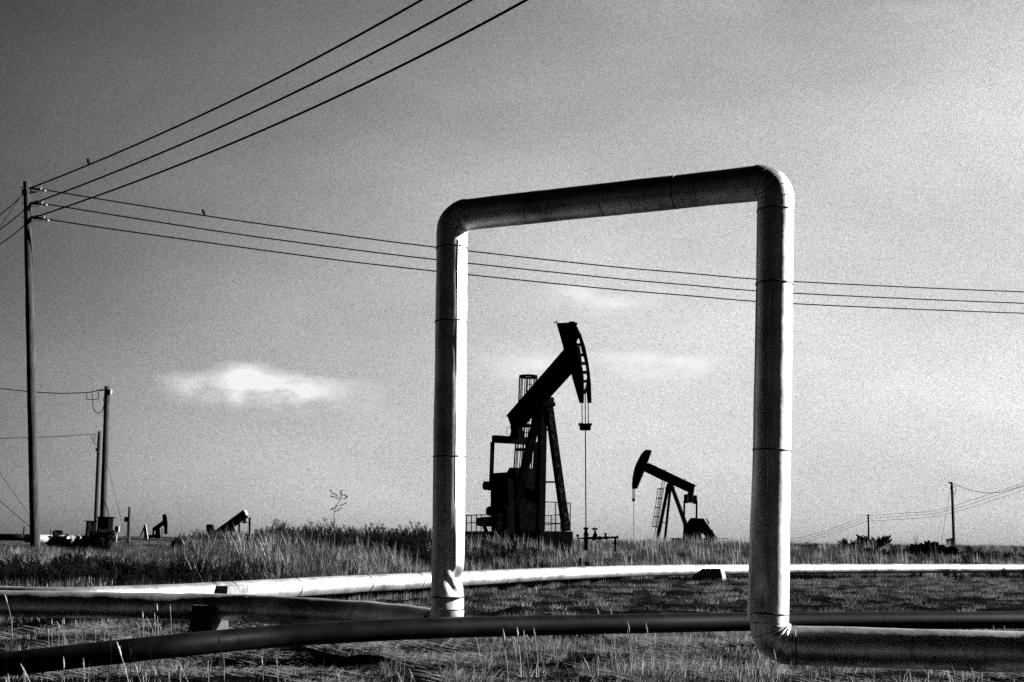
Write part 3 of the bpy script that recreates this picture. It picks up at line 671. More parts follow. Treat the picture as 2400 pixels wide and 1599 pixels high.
# right-going wires
QR = at(2400, 710, 44); nR = vplane(A1, QR)
wr = [[(97.6, 444), (218, 464), (300, 477.5), (470, 504), (640, 529), (980, 574.6), (1400, 621.6), (1600, 639.5), (1860, 660), (2400, 684.5), (2900, 700)],
      [(100.5, 477.5), (155, 486), (300, 509.4), (600, 555), (980, 604), (1400, 648.7), (1600, 667), (1860, 687.5), (2400, 711), (2900, 724)],
      [(104, 513), (300, 542.5), (716, 600), (980, 631.4), (1400, 674.8), (1600, 692), (1860, 712), (2400, 734.5), (2900, 748)]]
wl = ['top', 'middle', 'lowest']
RW = []
for k, l in enumerate(wr):
    pts = smooth_path([onplane(x, y, A1, nR) for x, y in l], 5); RW.append(pts)
    wire('power_line', pts, .0215, f'{wl[k]} of the three wires running right from the left pole behind the arch', 'wire', 'wires from the tall left pole')
QU = at(1110, 0, 18.5); nU = vplane(A1, QU)
UW = []
for k, (x0, y0, a, b, xe) in enumerate(((76.5, 439, .385, 1.06e-4, 1150), (80, 476, .365, 9.7e-5, 1270), (80, 510, .33, 9.7e-5, 1400))):
    l = []
    for i in range(30):
        x = lerp(x0, xe, i / 29); s_ = x - x0; l.append((x, y0 - a * s_ - b * s_ * s_))
    pts = [onplane(x, y, A1, nU) for x, y in l]; UW.append(pts)
    wire('power_line', pts, .0215, f'{wl[k]} of the three wires climbing from the left pole to the top of the picture', 'wire', 'wires from the tall left pole')
for k, (a, b) in enumerate((((58, 452), (0, 504)), ((60, 489), (0, 538)), ((63, 523), (0, 573)))):
    A = at(*a, 34); dx = b[0] - a[0]; e = (a[0] + dx * 4, a[1] + (b[1] - a[1]) * 3.6); m1 = (a[0] + dx * 1.0, b[1])
    wire('power_line', smooth_path([A, at(*m1, 36.5), at(*e, 46)], 6), .0165, f'{wl[k]} of the three wires dropping away left from the tall pole', 'wire', 'wires from the tall left pole')
wire('guy_wire', [at(55, 452, 33.9), at(0, 532, 33), at(-160, 765, 30)], .012, 'steep guy wire leaving the head of the tall left pole', 'wire')
ga = at(98, 1252, 37); ga.z = hz(ga.x, ga.y)
wire('guy_wire', [at(-60, 1022, 37), at(0, 1109, 37), at(69, 1208, 37), at(88, 1236, 37), ga], .008, 'thin guy wire slanting down behind the foot of the tall left pole, upper one', 'wire')
wire('guy_wire', [at(-60, 1122, 37.5), at(0, 1174, 37.5), at(69, 1234, 37.5), at(96, 1257, 37.5)], .011, 'guy wire slanting down behind the foot of the tall left pole, lower one', 'wire')
# hardware on pole 1
for y, xe, ye in ((441, 97, 444), (477, 100, 477.5), (510, 104, 513)):
    x0 = lerp(63, 82, (y - 426) / 824) + 6
    mb = MB(); a = at(x0 - 22, y - 1, 34); b = at(x0 + 4, y, 34); mb.tube([a, b], .012, 6); mb.build('bolt', M['black'], P1)
    a = at(x0 + 3, y, 34); b = onplane(xe, ye, A1, nR); mb = MB(); pts = [a.lerp(b, k / 12) for k in range(13)]
    mb.tube(pts, [.03 if k % 2 else .055 for k in range(9)] + [.02, .045, .05, .03], 10); mb.build('insulator', M['insul'], P1)
    mb = MB(); j = b + (b - a).normalized() * .12; mb.tube([b, b + Vector((0, 0, .07)), a.lerp(b, .5) + Vector((0, 0, .09)), a + Vector((0, 0, .03))], .014, 6)
    mb.tube([b + Vector((.02, 0, -.03)), j + Vector((.02, 0, -.04))], .03, 8); mb.tube([a + Vector((0, 0, -.1)), a.lerp(b, .6) + Vector((0, 0, -.09)), b], .01, 5); mb.build('clamp', M['steel'], P1)
mb = MB(); mb.obox(at(56, 452, 34), Vector((.05, 0, 0)), Vector((0, .05, 0)), Vector((0, 0, .08))); mb.obox(at(77, 451, 34), Vector((.07, 0, 0)), Vector((0, .03, 0)), Vector((0, 0, .015))); mb.build('bracket', M['black'], P1)
# birds
def bird(P, d, label):
    th = thing('bird', P, label, 'bird', 'birds perched on the wires'); mb = MB(); d = d.normalized(); up = Vector((0, 0, 1))
    body = P + up * .10
    ax = (up * .8 - d * .45).normalized(); x = ax.cross(up).normalized(); y = ax.cross(x)
    rot = Matrix((x, y, ax)).transposed()
    mb.ball(body, .046, .048, .075, 12, 8, rot); mb.ball(body + ax * .08, .034, .034, .034, 10, 6)
    mb.tube([body + ax * .065 - d * .015, body + ax * .062 - d * .05], [.007, .001], 6)
    mb.tube([body - ax * .04, body - ax * .085, body - ax * .14], [.03, .022, .012], 8)
    for s_ in (-1, 1): mb.tube([body - up * .03 + x * .012 * s_, P + x * .012 * s_], .003, 4)
    mb.build('body', M['feather'], th)
    w = MB()
    for s_ in (-1, 1): w.ball(body - ax * .01 + x * .036 * s_, .014, .032, .068, 8, 6, rot)
    w.build('wing', M['feather'], th)
p = onplane(207, 439 - .385 * 130.5 - 1.06e-4 * 130.5 ** 2, A1, nU); bird(p, UW[0][-1] - UW[0][0], 'small dark bird perched on the top wire that climbs from the left pole')
p = onplane(477, 505, A1, nR); bird(p, RW[0][-1] - RW[0][0], 'small dark bird perched on the top wire running right, over the cloud')

# pole 2 and its gear
t2 = 72
P2_, A2, B2 = pole(251.5, 905, 240.5, 1262, t2, .17, .22, 'dark pole left of the cloud, cable loop at its head and cabinets at its foot', 'wood')
mb = MB(); mb.obox(at(256, 919, t2 - .1), Vector((.14, 0, 0)), Vector((0, .15, 0)), Vector((0, 0, .15))); mb.build('junction_box', M['steel'], P2_)
mb = MB(); n = 16; c = at(249, 937, t2 - .2); mb.tube([c + Vector((math.cos(2 * math.pi * k / n), 0, math.sin(2 * math.pi * k / n))) * .2 for k in range(n + 1)], .02, 6, False); mb.build('cable_coil', M['wire'], P2_)
mb = MB(); mb.tube([at(246, 935, t2 - .25), at(243, 1120, t2 - .25), at(242, 1185, t2 - .25)], .03, 6); mb.tube([at(245, 1178, t2 - .3), at(247, 1184, t2 - .3), at(252.5, 1192, t2 - .3), at(254, 1215, t2 - .3)], .03, 6); mb.build('conduit', M['black'], P2_)
def smooth_at(l, t, n=6): return smooth_path([at(x, y, t) for x, y in l], n)
wire('service_cable', smooth_at([(-60, 902), (0, 910.5), (70, 918), (140, 922), (205, 920), (236, 914), (246, 914)], t2), .032, 'thick cable reaching the dark pole left of the cloud from the left edge', 'cable')
mb = MB(); mb.ball(at(237, 915, t2), .16, .05, .05, 10, 6); mb.build('strain_insulator', M['insul'], P2_)
mb = MB(); mb.tube(smooth_at([(204, 922), (203.5, 934), (207, 936.5), (228, 936), (230.5, 932), (230.5, 918)], t2, 3), .024, 6); mb.tube(smooth_at([(216.5, 920), (216.8, 945), (220, 960), (229, 968), (237, 967), (242, 957), (245, 940)], t2, 4), .024, 6); mb.build('drip_loop', M['wire'], P2_)
def cabinet(x0, y0, x1, y1, t, label, mat='black', d=.5, legs=False, lid=True, name='electrical_cabinet', cat='cabinet'):
    a = at(x0, y0, t); b = at(x1, y1, t); g = hz((a.x + b.x) / 2, a.y); c = (a + b) / 2
    th = thing(name, (c.x, c.y, g), label, cat); mb = MB(); zb = b.z if legs else g - .1
    hx = (b.x - a.x) / 2; mb.obox(Vector((c.x, c.y, (a.z + zb) / 2)), Vector((hx, 0, 0)), Vector((0, d / 2, 0)), Vector((0, 0, (a.z - zb) / 2))); mb.build('body', M[mat], th, bevel=.02)
    if lid: mb = MB(); mb.obox(Vector((c.x, c.y, a.z + .02)), Vector((hx + .12, 0, 0)), Vector((0, d / 2 + .08, 0)), Vector((0, 0, .025))); mb.build('lid', M[mat], th)
    mb = MB(); mb.obox(Vector((c.x + hx * .1, c.y - d / 2 - .01, (a.z + zb) / 2)), Vector((hx * .75, 0, 0)), Vector((0, .008, 0)), Vector((0, 0, (a.z - zb) / 2 * .8))); mb.build('door', M[mat], th)
    if legs:
        mb = MB(); mb.tube([Vector((c.x, c.y, zb)), Vector((c.x, c.y, g - .2))], .035, 8); mb.build('post', M['steel'], th)
    return th
cabinet(233, 1213, 256, 1262, 70, 'large dark cabinet at the foot of the left cable pole', d=.8)
cabinet(257, 1214, 262, 1262, 70.5, 'narrow dark cabinet standing right against the large dark cabinet', 'blacksheen', d=.4)
cabinet(204, 1222, 209, 1258, 76, 'slim striped dark cabinet furthest left of the pole cabinets', 'blacksheen')
cabinet(211, 1222, 222, 1258, 77, 'dark cabinet between the slim cabinet and the thin pole', 'black')
cabinet(269.5, 1233.5, 279.5, 1248, 74, 'small pale metal box on a post right of the pole cabinets', 'white', d=.15, legs=True, lid=False, name='meter_box', cat='box')
P3_, A3, B3 = pole(233.5, 1011, 223.5, 1258, 105, .15, .19, 'thin dark pole standing just behind and left of the cabled pole')
mb = MB(); mb.tube([at(230, 1020, 104.5), at(220, 1250, 104.5)], .06, 6); mb.build('conduit', M['black'], P3_)
mb = MB(); mb.obox(at(227, 1054, 104.5), Vector((.09, 0, 0)), Vector((0, .1, 0)), Vector((0, 0, .12))); mb.build('junction_box', M['black'], P3_)
mb = MB(); mb.tube(smooth_at([(218.5, 1020), (218.8, 1032), (221, 1040), (227, 1042.5), (231, 1038)], 105, 4), .03, 6); mb.tube(smooth_at([(214, 1020), (214, 1029), (223, 1029), (223.5, 1019)], 105, 2), .022, 6); mb.build('drip_loop', M['wire'], P3_)
wire('service_cable', smooth_at([(-60, 1028.5), (0, 1027.5), (70, 1026), (140, 1023), (232, 1017)], 105), .03, 'thin cable reaching the thin dark pole from the left edge', 'cable')
wire('guy_wire', [at(251, 1085, 73), at(262, 1130, 73), at(278, 1195, 73), at(296, 1265, 73)], .012, 'thin guy wire slanting right from the cabled pole to the ground', 'wire')
# short dark post with box
t5 = 70; A = at(304, 1187.5, t5); B = at(302, 1262, t5); B.z = hz(B.x, B.y); sp = thing('post', B, 'short thick dark post with a box on its left side', 'post')
mb = MB(); mb.tube([A, A.lerp(B, .5), B - Vector((0, 0, .2))], .09, 12); mb.build('shaft', M['wood'], sp)
mb = MB(); mb.obox(at(296, 1217.5, t5), Vector((.11, 0, 0)), Vector((0, .08, 0)), Vector((0, 0, .15))); mb.build('switch_box', M['black'], sp)
mb = MB(); mb.tube([at(298, 1223, t5), at(297, 1262, t5)], .02, 6); mb.build('conduit', M['steel'], sp)
# tiny things on the left horizon
for k, (x, y0, t, lb) in enumerate(((56.5, 1234, 160, 'tiny dark post on the horizon left of the tall pole'), (119, 1241, 220, 'tiny dark post on the horizon right of the tall pole'))):
    A = at(x, y0, t); mb = MB(); g = hz(A.x, A.y); mb.tube([A, Vector((A.x, A.y, (A.z + g) / 2)), Vector((A.x, A.y, g - .2))], .09, 8); o = mb.build('far_post', M['black'], loc=(A.x, A.y, g)); tag(o, lb, 'post')
c = at(135, 1252, 220); mb = MB(); mb.obox(c, Vector((.8, 0, 0)), Vector((0, .6, 0)), Vector((0, 0, .6))); mb.obox(c + Vector((.1, 0, .62)), Vector((.5, 0, 0)), Vector((0, .5, 0)), Vector((0, 0, .12))); o = mb.build('tank', M['black'], loc=(c.x, c.y, hz(c.x, c.y))); tag(o, 'tiny dark tank on the horizon right of the tall left pole', 'tank')
# white pipeline behind the tall pole
wp = [at(64, 1262, 42), at(110, 1263.5, 43.5), at(175, 1264.5, 46), at(240, 1266, 50)]
mb = MB(); mb.tube(resample(wp, .4), .16, 20, True, dentfn(9, .004)); o = mb.build('pale_pipe', M['white'], loc=(wp[0].x, wp[0].y, hz(wp[0].x, wp[0].y))); tag(o, 'pale pipe lying on the bank behind the foot of the tall left pole', 'pipe')
wp = [at(-80, 1258.5, 44), at(0, 1259, 44), at(60, 1260, 44)]
mb = MB(); mb.tube(resample(wp, .4), .13, 20, True, dentfn(9, .004)); o = mb.build('dark_pipe', M['darkpipe'], loc=(wp[0].x, wp[0].y, hz(wp[0].x, wp[0].y))); tag(o, 'dark pipe lying on the bank at the extreme left edge', 'pipe')

# right poles
tR = 138; PR2, A_, B_2 = pole(2230.5, 1130, 2236, 1285, tR, .14, .17, 'dark pole at far right, short arm at its head, cabinets at its foot', 'wood')
mb = MB(); mb.bar(at(2223, 1132, tR), at(2231, 1131.5, tR), .16, .18); mb.build('arm', M['black'], PR2)
mb = MB(); mb.tube([at(2233.5, 1150, tR), at(2239, 1285, tR)], .06, 6); mb.build('conduit', M['black'], PR2)
mb = MB(); mb.tube(smooth_at([(2236, 1140), (2240, 1143), (2240, 1153), (2236, 1160)], tR, 4), .03, 6); mb.build('drip_loop', M['wire'], PR2)
mb = MB(); mb.ball(at(2229, 1145, tR), .12, .12, .2, 8, 6); mb.build('surge_arrester', M['black'], PR2)
cabinet(2219.5, 1264, 2226.5, 1288, tR - 1, 'left one of the two dark cabinets at the foot of the far right pole')
cabinet(2229, 1262.5, 2235, 1288, tR - 1, 'right one of the two dark cabinets at the foot of the far right pole')
wire('service_cable', smooth_at([(2234, 1134), (2262, 1145), (2290, 1152.5), (2320, 1155.5), (2350, 1153), (2380, 1144), (2400, 1137), (2460, 1112)], tR), .035, 'sagging thick cable leaving the far right pole for the right edge', 'cable')
wire('guy_wire', [at(2226, 1150, tR), at(2217, 1207, tR), at(2206, 1275, tR)], .018, 'thin guy wire slanting left from the far right pole', 'wire')
tQ = 290; PQ, A_, B_3 = pole(2035, 1206, 2036.5, 1282, tQ, .2, .24, 'short looking distant pole with three insulators left of the far right pole', 'black')
for k, y in enumerate((1208.5, 1215, 1221.5)):
    mb = MB(); mb.tube([at(2030.5, y, tQ), at(2035, y, tQ)], .12, 6); mb.build('insulator', M['black'], PQ)
    e = (1131, 1140, 1148)[k]; mid = (1187, 1196, 1204)[k]
    wire('power_line', smooth_at([(2036, y), (2110, y - 5 + (k == 2) * 1), (2190, (1197, 1204, 1211)[k]), (2260, (1178, 1186, 1194)[k]), (2330, (1155, 1163.5, 1172)[k]), (2400, e), (2480, e - 28)], 285), .045, f'{wl[k]} of the faint wires rising right from the distant pole', 'wire', 'faint wires of the distant pole')
    wire('power_line', smooth_at([(2031, y), (1980, y + 20), (1930, y + 37), (1870, y + 53), (1800, y + 66)], 300), .045, f'{wl[k]} of the faint wires falling left from the distant pole', 'wire', 'faint wires of the distant pole')

# ------------------------------------------------------------------ vegetation
def blade(mb, base, h, w, lean, az, curve, seg=3, faces=None):
    d = Vector((math.cos(az), math.sin(az), 0)); sd = Vector((-d.y, d.x, 0)); a2 = rnd.uniform(0, math.pi); sd = Vector((math.cos(a2), math.sin(a2), 0))
    vs = []; p = Vector(base); ang = lean
    for k in range(seg):
        ww = w * (1 - .75 * k / seg) / 2; vs += [p - sd * ww, p + sd * ww]
        p = p + (d * math.sin(ang) + Vector((0, 0, math.cos(ang)))) * (h / seg); ang += curve / seg
    vs.append(p); fs = [(2 * k, 2 * k + 1, 2 * k + 3, 2 * k + 2) for k in range(seg - 1)] + [(2 * seg - 2, 2 * seg - 1, 2 * seg)]
    mb.add(vs, fs)
SRC = {}
def src_collection(name, builders):
    c = bpy.data.collections.new(name)
    for i, (mb, mats) in enumerate(builders):
        me = bpy.data.meshes.new(f'{name}_{i:02d}'); me.from_pydata(mb.v, [], mb.f)
        for m_ in mats: me.materials.append(m_)
        me.update(); o = bpy.data.objects.new(f'{name}_{i:02d}', me); c.objects.link(o)
    return c
def tuft(n, rad, h, w, lean=.35, curve=.7, seg=3):
    mb = MB()
    for _ in range(n):
        a = rnd.uniform(0, 2 * math.pi); r_ = rad * math.sqrt(rnd.random())
        blade(mb, (math.cos(a) * r_, math.sin(a) * r_, -.02), h * rnd.uniform(.45, 1.1), w * rnd.uniform(.6, 1.3), abs(rnd.gauss(0, lean)), a + rnd.gauss(0, .9), rnd.uniform(0, curve), seg)
    return mb
def litter(n, rad, w):
    mb = MB()
    for _ in range(n):
        a = rnd.uniform(0, 2 * math.pi); r_ = rad * math.sqrt(rnd.random()); blade(mb, (math.cos(a) * r_, math.sin(a) * r_, rnd.uniform(.005, .05)), rnd.uniform(.08, .3), w, rnd.uniform(1.25, 1.6), rnd.uniform(0, 6.28), rnd.uniform(-.2, .3), 3)
    return mb
def seedstalk(h, n, spread=.1):
    mb = MB()
    for _ in range(n):
        az = rnd.uniform(0, 6.28); le = rnd.uniform(.02, .35); d = Vector((math.cos(az), math.sin(az), 0)); p = Vector((rnd.uniform(-spread, spread), rnd.uniform(-spread, spread), -.02)); hh = h * rnd.uniform(.7, 1.1); pts = [p]
        for k in range(5): p = p + (d * math.sin(le) + Vector((0, 0, math.cos(le)))) * hh / 5; le += rnd.uniform(.0, .12); pts.append(p)
        mb.tube(pts, [.0028, .0026, .0024, .002, .0018, .0015], 4, False, sm_=False)
        e = (pts[-1] - pts[-2]).normalized(); q = pts[-1]; mb.tube([q, q + e * .02, q + e * .06, q + e * .10], [.002, .006, .006, .001], 5, False, sm_=False)
        for _k in range(4): blade(mb, q + e * rnd.uniform(0, .08), .035, .005, rnd.uniform(.2, 1), rnd.uniform(0, 6.28), 0, 1)
    return mb
def weed(h, branches, leaves, spread=.5, leaf=.03, bush=False):
    mb = MB()
    def stem(p, d, l, r_, depth):
        pts = [p]; n = 5
        for k in range(n):
            d = (d + Vector((rnd.gauss(0, .12), rnd.gauss(0, .12), .06))).normalized(); p = p + d * l / n; pts.append(p)
            for _ in range(leaves):
                q = pts[-2].lerp(p, rnd.random()); a = rnd.uniform(0, 6.28); dd = Vector((math.cos(a), math.sin(a), rnd.uniform(-.2, 1))).normalized(); s_ = dd.cross(Vector((rnd.gauss(0, 1), rnd.gauss(0, 1), rnd.gauss(0, 1)))).normalized(); ll = leaf * rnd.uniform(.5, 1.4)
                mb.add([q, q + dd * ll * .5 + s_ * ll * .22, q + dd * ll, q + dd * ll * .5 - s_ * ll * .22], [(0, 1, 2, 3)])
            if depth > 0 and k > 0 and rnd.random() < .85:
                a = rnd.uniform(0, 6.28); stem(p, (d * .8 + Vector((math.cos(a), math.sin(a), .2)) * spread).normalized(), l * rnd.uniform(.3, .55), r_ * .6, depth - 1)
        mb.tube(pts, [r_ * (1 - .15 * k) for k in range(n + 1)], 3, False, sm_=False)
    for _ in range(branches):
        a = rnd.uniform(0, 6.28); tl = rnd.uniform(.0, .9 if bush else .28)
        stem(Vector((rnd.gauss(0, .04), rnd.gauss(0, .04), -.03)), Vector((math.cos(a) * tl, math.sin(a) * tl, 1)).normalized(), h * rnd.uniform(.6, 1.05), .008, 2 if bush else 1)
    return mb
S, SD, SB, WD = M['straw'], M['straw_dim'], M['strawb'], M['weed']
cG = src_collection('tuft_source', [(tuft(20, .10, .20, .010, .5, 1.2), [S]), (tuft(24, .12, .13, .011, .8, 1.4), [SD]), (tuft(12, .08, .32, .008, .45, 1.5), [S]), (litter(22, .25, .009), [SB]), (tuft(20, .11, .10, .012, .8, 1.4), [SD]), (litter(16, .22, .010), [S])])
cM = src_collection('mid_tuft_source', [(tuft(36, .22, .16, .014, .6, 1.0), [SD]), (tuft(30, .2, .22, .013, .4, .8), [S]), (tuft(40, .26, .11, .016, .8, 1.2), [SD]), (litter(24, .4, .012), [S])])
cP = src_collection('bank_tuft_source', [(tuft(16, .16, .85, .016, .18, .7), [S]), (tuft(46, .3, .42, .017, .22, .35), [S]), (tuft(40, .28, .50, .017, .2, .35), [SD]), (tuft(50, .34, .34, .02, .3, .5), [S])])
cF = src_collection('far_tuft_source', [(tuft(60, .9, .5, .05, .3, .5, 2), [SD]), (tuft(60, 1.0, .42, .05, .3, .5, 2), [S]), (tuft(40, .9, .6, .05, .2, .4, 2), [SD])])
cW = src_collection('weed_source', [(weed(.62, 7, 6, .5, .05, True), [WD]), (weed(.5, 9, 6, .6, .05, True), [WD]), (weed(.95, 4, 7, .35, .05), [WD]), (weed(.8, 5, 6, .4, .05), [WD])])
cS = src_collection('stalk_source', [(seedstalk(.5, 1), [SB]), (seedstalk(.38, 2), [SB]), (seedstalk(.3, 3), [SB])])

def gn_scatter(name, coll, pts, label=None):
    me = bpy.data.meshes.new(name); me.from_pydata([p[0] for p in pts], [], [])
    ra = me.attributes.new('rot', 'FLOAT_VECTOR', 'POINT'); sa = me.attributes.new('scl', 'FLOAT', 'POINT'); va = me.attributes.new('vid', 'INT', 'POINT')
    ra.data.foreach_set('vector', [c for p in pts for c in p[1]]); sa.data.foreach_set('value', [p[2] for p in pts]); va.data.foreach_set('value', [p[3] for p in pts])
    o = bpy.data.objects.new(name, me); COL.objects.link(o)
    ng = bpy.data.node_groups.new(name + '_scatter', 'GeometryNodeTree')
    ng.interface.new_socket('Geometry', in_out='INPUT', socket_type='NodeSocketGeometry'); ng.interface.new_socket('Geometry', in_out='OUTPUT', socket_type='NodeSocketGeometry')
    N = ng.nodes; L = ng.links; gi = N.new('NodeGroupInput'); go = N.new('NodeGroupOutput'); ip = N.new('GeometryNodeInstanceOnPoints'); ci = N.new('GeometryNodeCollectionInfo')
    ci.inputs['Collection'].default_value = coll; ci.inputs['Separate Children'].default_value = True; ci.inputs['Reset Children'].default_value = True
    def na(nm, ty): n = N.new('GeometryNodeInputNamedAttribute'); n.data_type = ty; n.inputs['Name'].default_value = nm; return n
    ar, asx, av = na('rot', 'FLOAT_VECTOR'), na('scl', 'FLOAT'), na('vid', 'INT')
    ip.inputs['Pick Instance'].default_value = True
    L.new(gi.outputs[0], ip.inputs['Points']); L.new(ci.outputs[0], ip.inputs['Instance']); L.new(ar.outputs[0], ip.inputs['Rotation']); L.new(asx.outputs[0], ip.inputs['Scale']); L.new(av.outputs[0], ip.inputs['Instance Index']); L.new(ip.outputs[0], go.inputs[0])
    md = o.modifiers.new('scatter', 'NODES'); md.node_group = ng
    tag(o, label, None, None, 'stuff'); return o
def seen(p, mg=140):
    x, y, t = proj(p); return t > 1 and -mg < x < 2400 + mg and y < 1760
def scatter(n, y0, y1, ids, dens, scl, tilt=.12, zoff=0, bias=1.0):
    out = []; tries = 0
    while len(out) < n and tries < n * 12:
        tries += 1
        Y = math.sqrt(lerp(y0 * y0, y1 * y1, rnd.random())) if bias == 1 else y0 * (y1 / y0) ** rnd.random()
        X = rnd.uniform(-.53, .53) * Y
        if rnd.random() > dens(X, Y): continue
        p = Vector((X, Y, hz(X, Y) + zoff))
        out.append((p, (rnd.gauss(0, tilt), rnd.gauss(0, tilt), rnd.uniform(0, 6.28)), scl(X, Y) * rnd.uniform(.75, 1.25), rnd.choice(ids)))
    return out
def nz(X, Y, s, k=0): return .5 + .5 * noise.noise(Vector((X * s, Y * s, k)))
def PXY(X, Y): return proj(Vector((X, Y, hz(X, Y))))
# grass thinned for shade around the low pipes; truly bare soil middle right
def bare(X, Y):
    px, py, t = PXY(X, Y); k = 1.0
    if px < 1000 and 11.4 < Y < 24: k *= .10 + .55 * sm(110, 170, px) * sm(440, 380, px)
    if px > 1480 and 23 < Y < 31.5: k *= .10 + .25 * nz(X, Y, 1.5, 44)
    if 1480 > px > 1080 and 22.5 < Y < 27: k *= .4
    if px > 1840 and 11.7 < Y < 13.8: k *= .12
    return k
# foreground
def dfg(X, Y):
    a = nz(X, Y, .9, 1) ; b = nz(X, Y, 2.7, 2)
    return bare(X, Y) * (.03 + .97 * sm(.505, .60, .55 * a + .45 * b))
g = scatter(7000, 8.6, 21, [0, 1, 2, 4, 1, 4, 0], dfg, lambda X, Y: lerp(.8, 1.05, nz(X, Y, .5, 9)) * (1.1 if Y < 14 else .75))
g += scatter(2600, 8.6, 19, [3, 5], lambda X, Y: sm(.35, .6, nz(X, Y, .7, 5)), lambda X, Y: 1.0, .1, .02)
gn_scatter('grass', cG, g)
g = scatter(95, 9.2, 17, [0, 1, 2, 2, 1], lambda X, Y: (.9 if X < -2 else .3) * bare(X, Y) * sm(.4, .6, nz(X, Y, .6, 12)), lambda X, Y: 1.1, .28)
gn_scatter('seed_stalks', cS, g)
# middle ground
def dmg(X, Y):
    s = Y - pipeY(X)
    if s > 2.0: return 0
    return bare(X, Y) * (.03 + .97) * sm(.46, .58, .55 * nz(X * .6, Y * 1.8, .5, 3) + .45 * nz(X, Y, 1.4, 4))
g = scatter(10500, 15, 62, [0, 1, 2, 3, 2, 0], dmg, lambda X, Y: .8)
gn_scatter('short_grass', cM, g)
# bank
def shadeband(X, Y):   # dark weeds put in as the shadow band on the left bank
    s = Y - pipeY(X); px = PXY(X, Y)[0]
    c = 5.0 + .9 * noise.noise(Vector((X * .3, 0, 7))); k = math.exp(-((s - c) / 1.1) ** 2)
    return k * sm(760, 560, px)
def dbk(X, Y):
    s = Y - pipeY(X)
    if s < .5: return 0
    pump = 1 if 0 < X < 4 and 36 < Y < 43 else 0
    if pump: return 1
    return (1 - .95 * shadeband(X, Y)) * (.35 + .65 * sm(.3, .55, nz(X, Y, .5, 6)))
g = scatter(15000, 16, 60, [1, 2, 3, 1, 2, 3, 1, 2, 3, 0], lambda X, Y: dbk(X, Y) * sm(34, 22, Y - pipeY(X)), lambda X, Y: lerp(.62, 1.05, nz(X, Y, .3, 8)) * (.6 if PXY(X, Y)[0] < 430 and Y - pipeY(X) > 5 else 1), .12)
g += scatter(9000, 45, 95, [1, 2, 3, 1, 2, 3, 0], dbk, lambda X, Y: lerp(.6, 1.0, nz(X, Y, .2, 8)) * (.6 if PXY(X, Y)[0] < 430 else 1), .12)
g = [(p, r_, c, 2 if (i == 0 and proj(p)[0] < 440) else i) for p, r_, c, i in g]
gn_scatter('bank_grass', cP, g)
g = scatter(6500, 90, 900, [0, 1, 2], lambda X, Y: sm(.3, .6, nz(X, Y, .03, 6)) * (1 if (X - PUMP4.x) ** 2 + (Y - PUMP4.y) ** 2 > 900 else .1), lambda X, Y: .62 * min(1.0, .8 + Y / 900), .1, 0, 2)
gn_scatter('far_grass', cF, g)
# dark weeds
def dwd(X, Y):
    px, py, t = PXY(X, Y); s = Y - pipeY(X); d = 0
    if s < 3: return 0
    d = max(d, 1.0 * shadeband(X, Y))
    if 400 < px < 1030 and 36 < Y < 47: d = max(d, .5 * sm(400, 450, px) * sm(.35, .6, nz(X, Y, .9, 51)))
    if 1080 < px < 1340 and 38.5 < Y < 41.5: d = max(d, .5 * sm(.45, .6, nz(X, Y, .6, 13)) + .5 * (px < 1200))
    if 1340 < px < 1500 and 39 < Y < 42: d = max(d, .3)
    if px < 440 and s > 6: return .25 * sm(.55, .75, nz(X, Y, .4, 14)) if s < 12 else 0
    d = max(d, .4 * sm(.60, .75, nz(X, Y, .25, 14)))
    d = max(d, .04)
    return d
def swd(X, Y):
    px, py, t = PXY(X, Y); k = shadeband(X, Y)
    if k > .3: return .42
    if px < 440: return .3
    return .58 if px < 1030 and 34 < Y < 48 else .36
g = scatter(4600, 17, 75, [0, 1, 0, 1, 2, 3], dwd, swd, .15)
g += scatter(380, 35, 46, [2, 3, 2], lambda X, Y: 1.0 if 600 < PXY(X, Y)[0] < 1010 else 0, lambda X, Y: .85 * rnd.uniform(.5, 1.15), .12)
g += scatter(450, 35, 42, [2, 3, 0], lambda X, Y: 1.0 if 425 < PXY(X, Y)[0] < 640 else 0, lambda X, Y: .6 * rnd.uniform(.6, 1.1), .12)
g += scatter(900, 36, 43.5, [0, 1, 2], lambda X, Y: 1.0 if 1085 < PXY(X, Y)[0] < 1400 and Y - pipeY(X) > 5.5 and nz(X, Y, .8, 31) > .46 else 0, lambda X, Y: .42, .12)
g += scatter(260, 48, 64, [2, 3, 2], lambda X, Y: 1.0 if 1880 < PXY(X, Y)[0] and nz(X, Y, .5, 33) > .5 else 0, lambda X, Y: .55 * rnd.uniform(.5, 1.0), .12)
gn_scatter('weeds', cW, g)
# individual shrubs and tall weeds
def plant(name, px, py, t, h, label, cat, group, **kw):
    b = at(px, py, t); g = hz(b.x, b.y); th = thing(name, (b.x, b.y, g), label, cat, group); mb = MB()
    if name == 'shrub':
        for k in range(3):
            w_ = weed(h * .5 * rnd.uniform(.75, 1.05), **kw); ox = (k - 1) * h * .55
            mb.add([v + Vector((ox, rnd.uniform(-.1, .1), 0)) for v in w_.v], w_.f)
    else: mb = weed(h * .72, **kw)
    o = mb.build('foliage', M['weed'], th, loc=(0, 0, 0)); return th
GS = 'dark shrubs along the bank'
plant('shrub', 188, 1272, 33, 1.1, 'dense dark bush between the tall left pole and the cabinets', 'shrub', GS, branches=26, leaves=9, spread=.7, leaf=.06, bush=True)
plant('shrub', 2050, 1285, 66, 1.1, 'wide dark tangled shrub under the distant pole with three insulators', 'shrub', GS, branches=24, leaves=9, spread=.8, leaf=.05, bush=True)
plant('shrub', 2005, 1282, 64, 1.1, 'arching dark shrub left of the distant pole with three insulators', 'shrub', GS, branches=18, leaves=7, spread=.8, leaf=.05, bush=True)
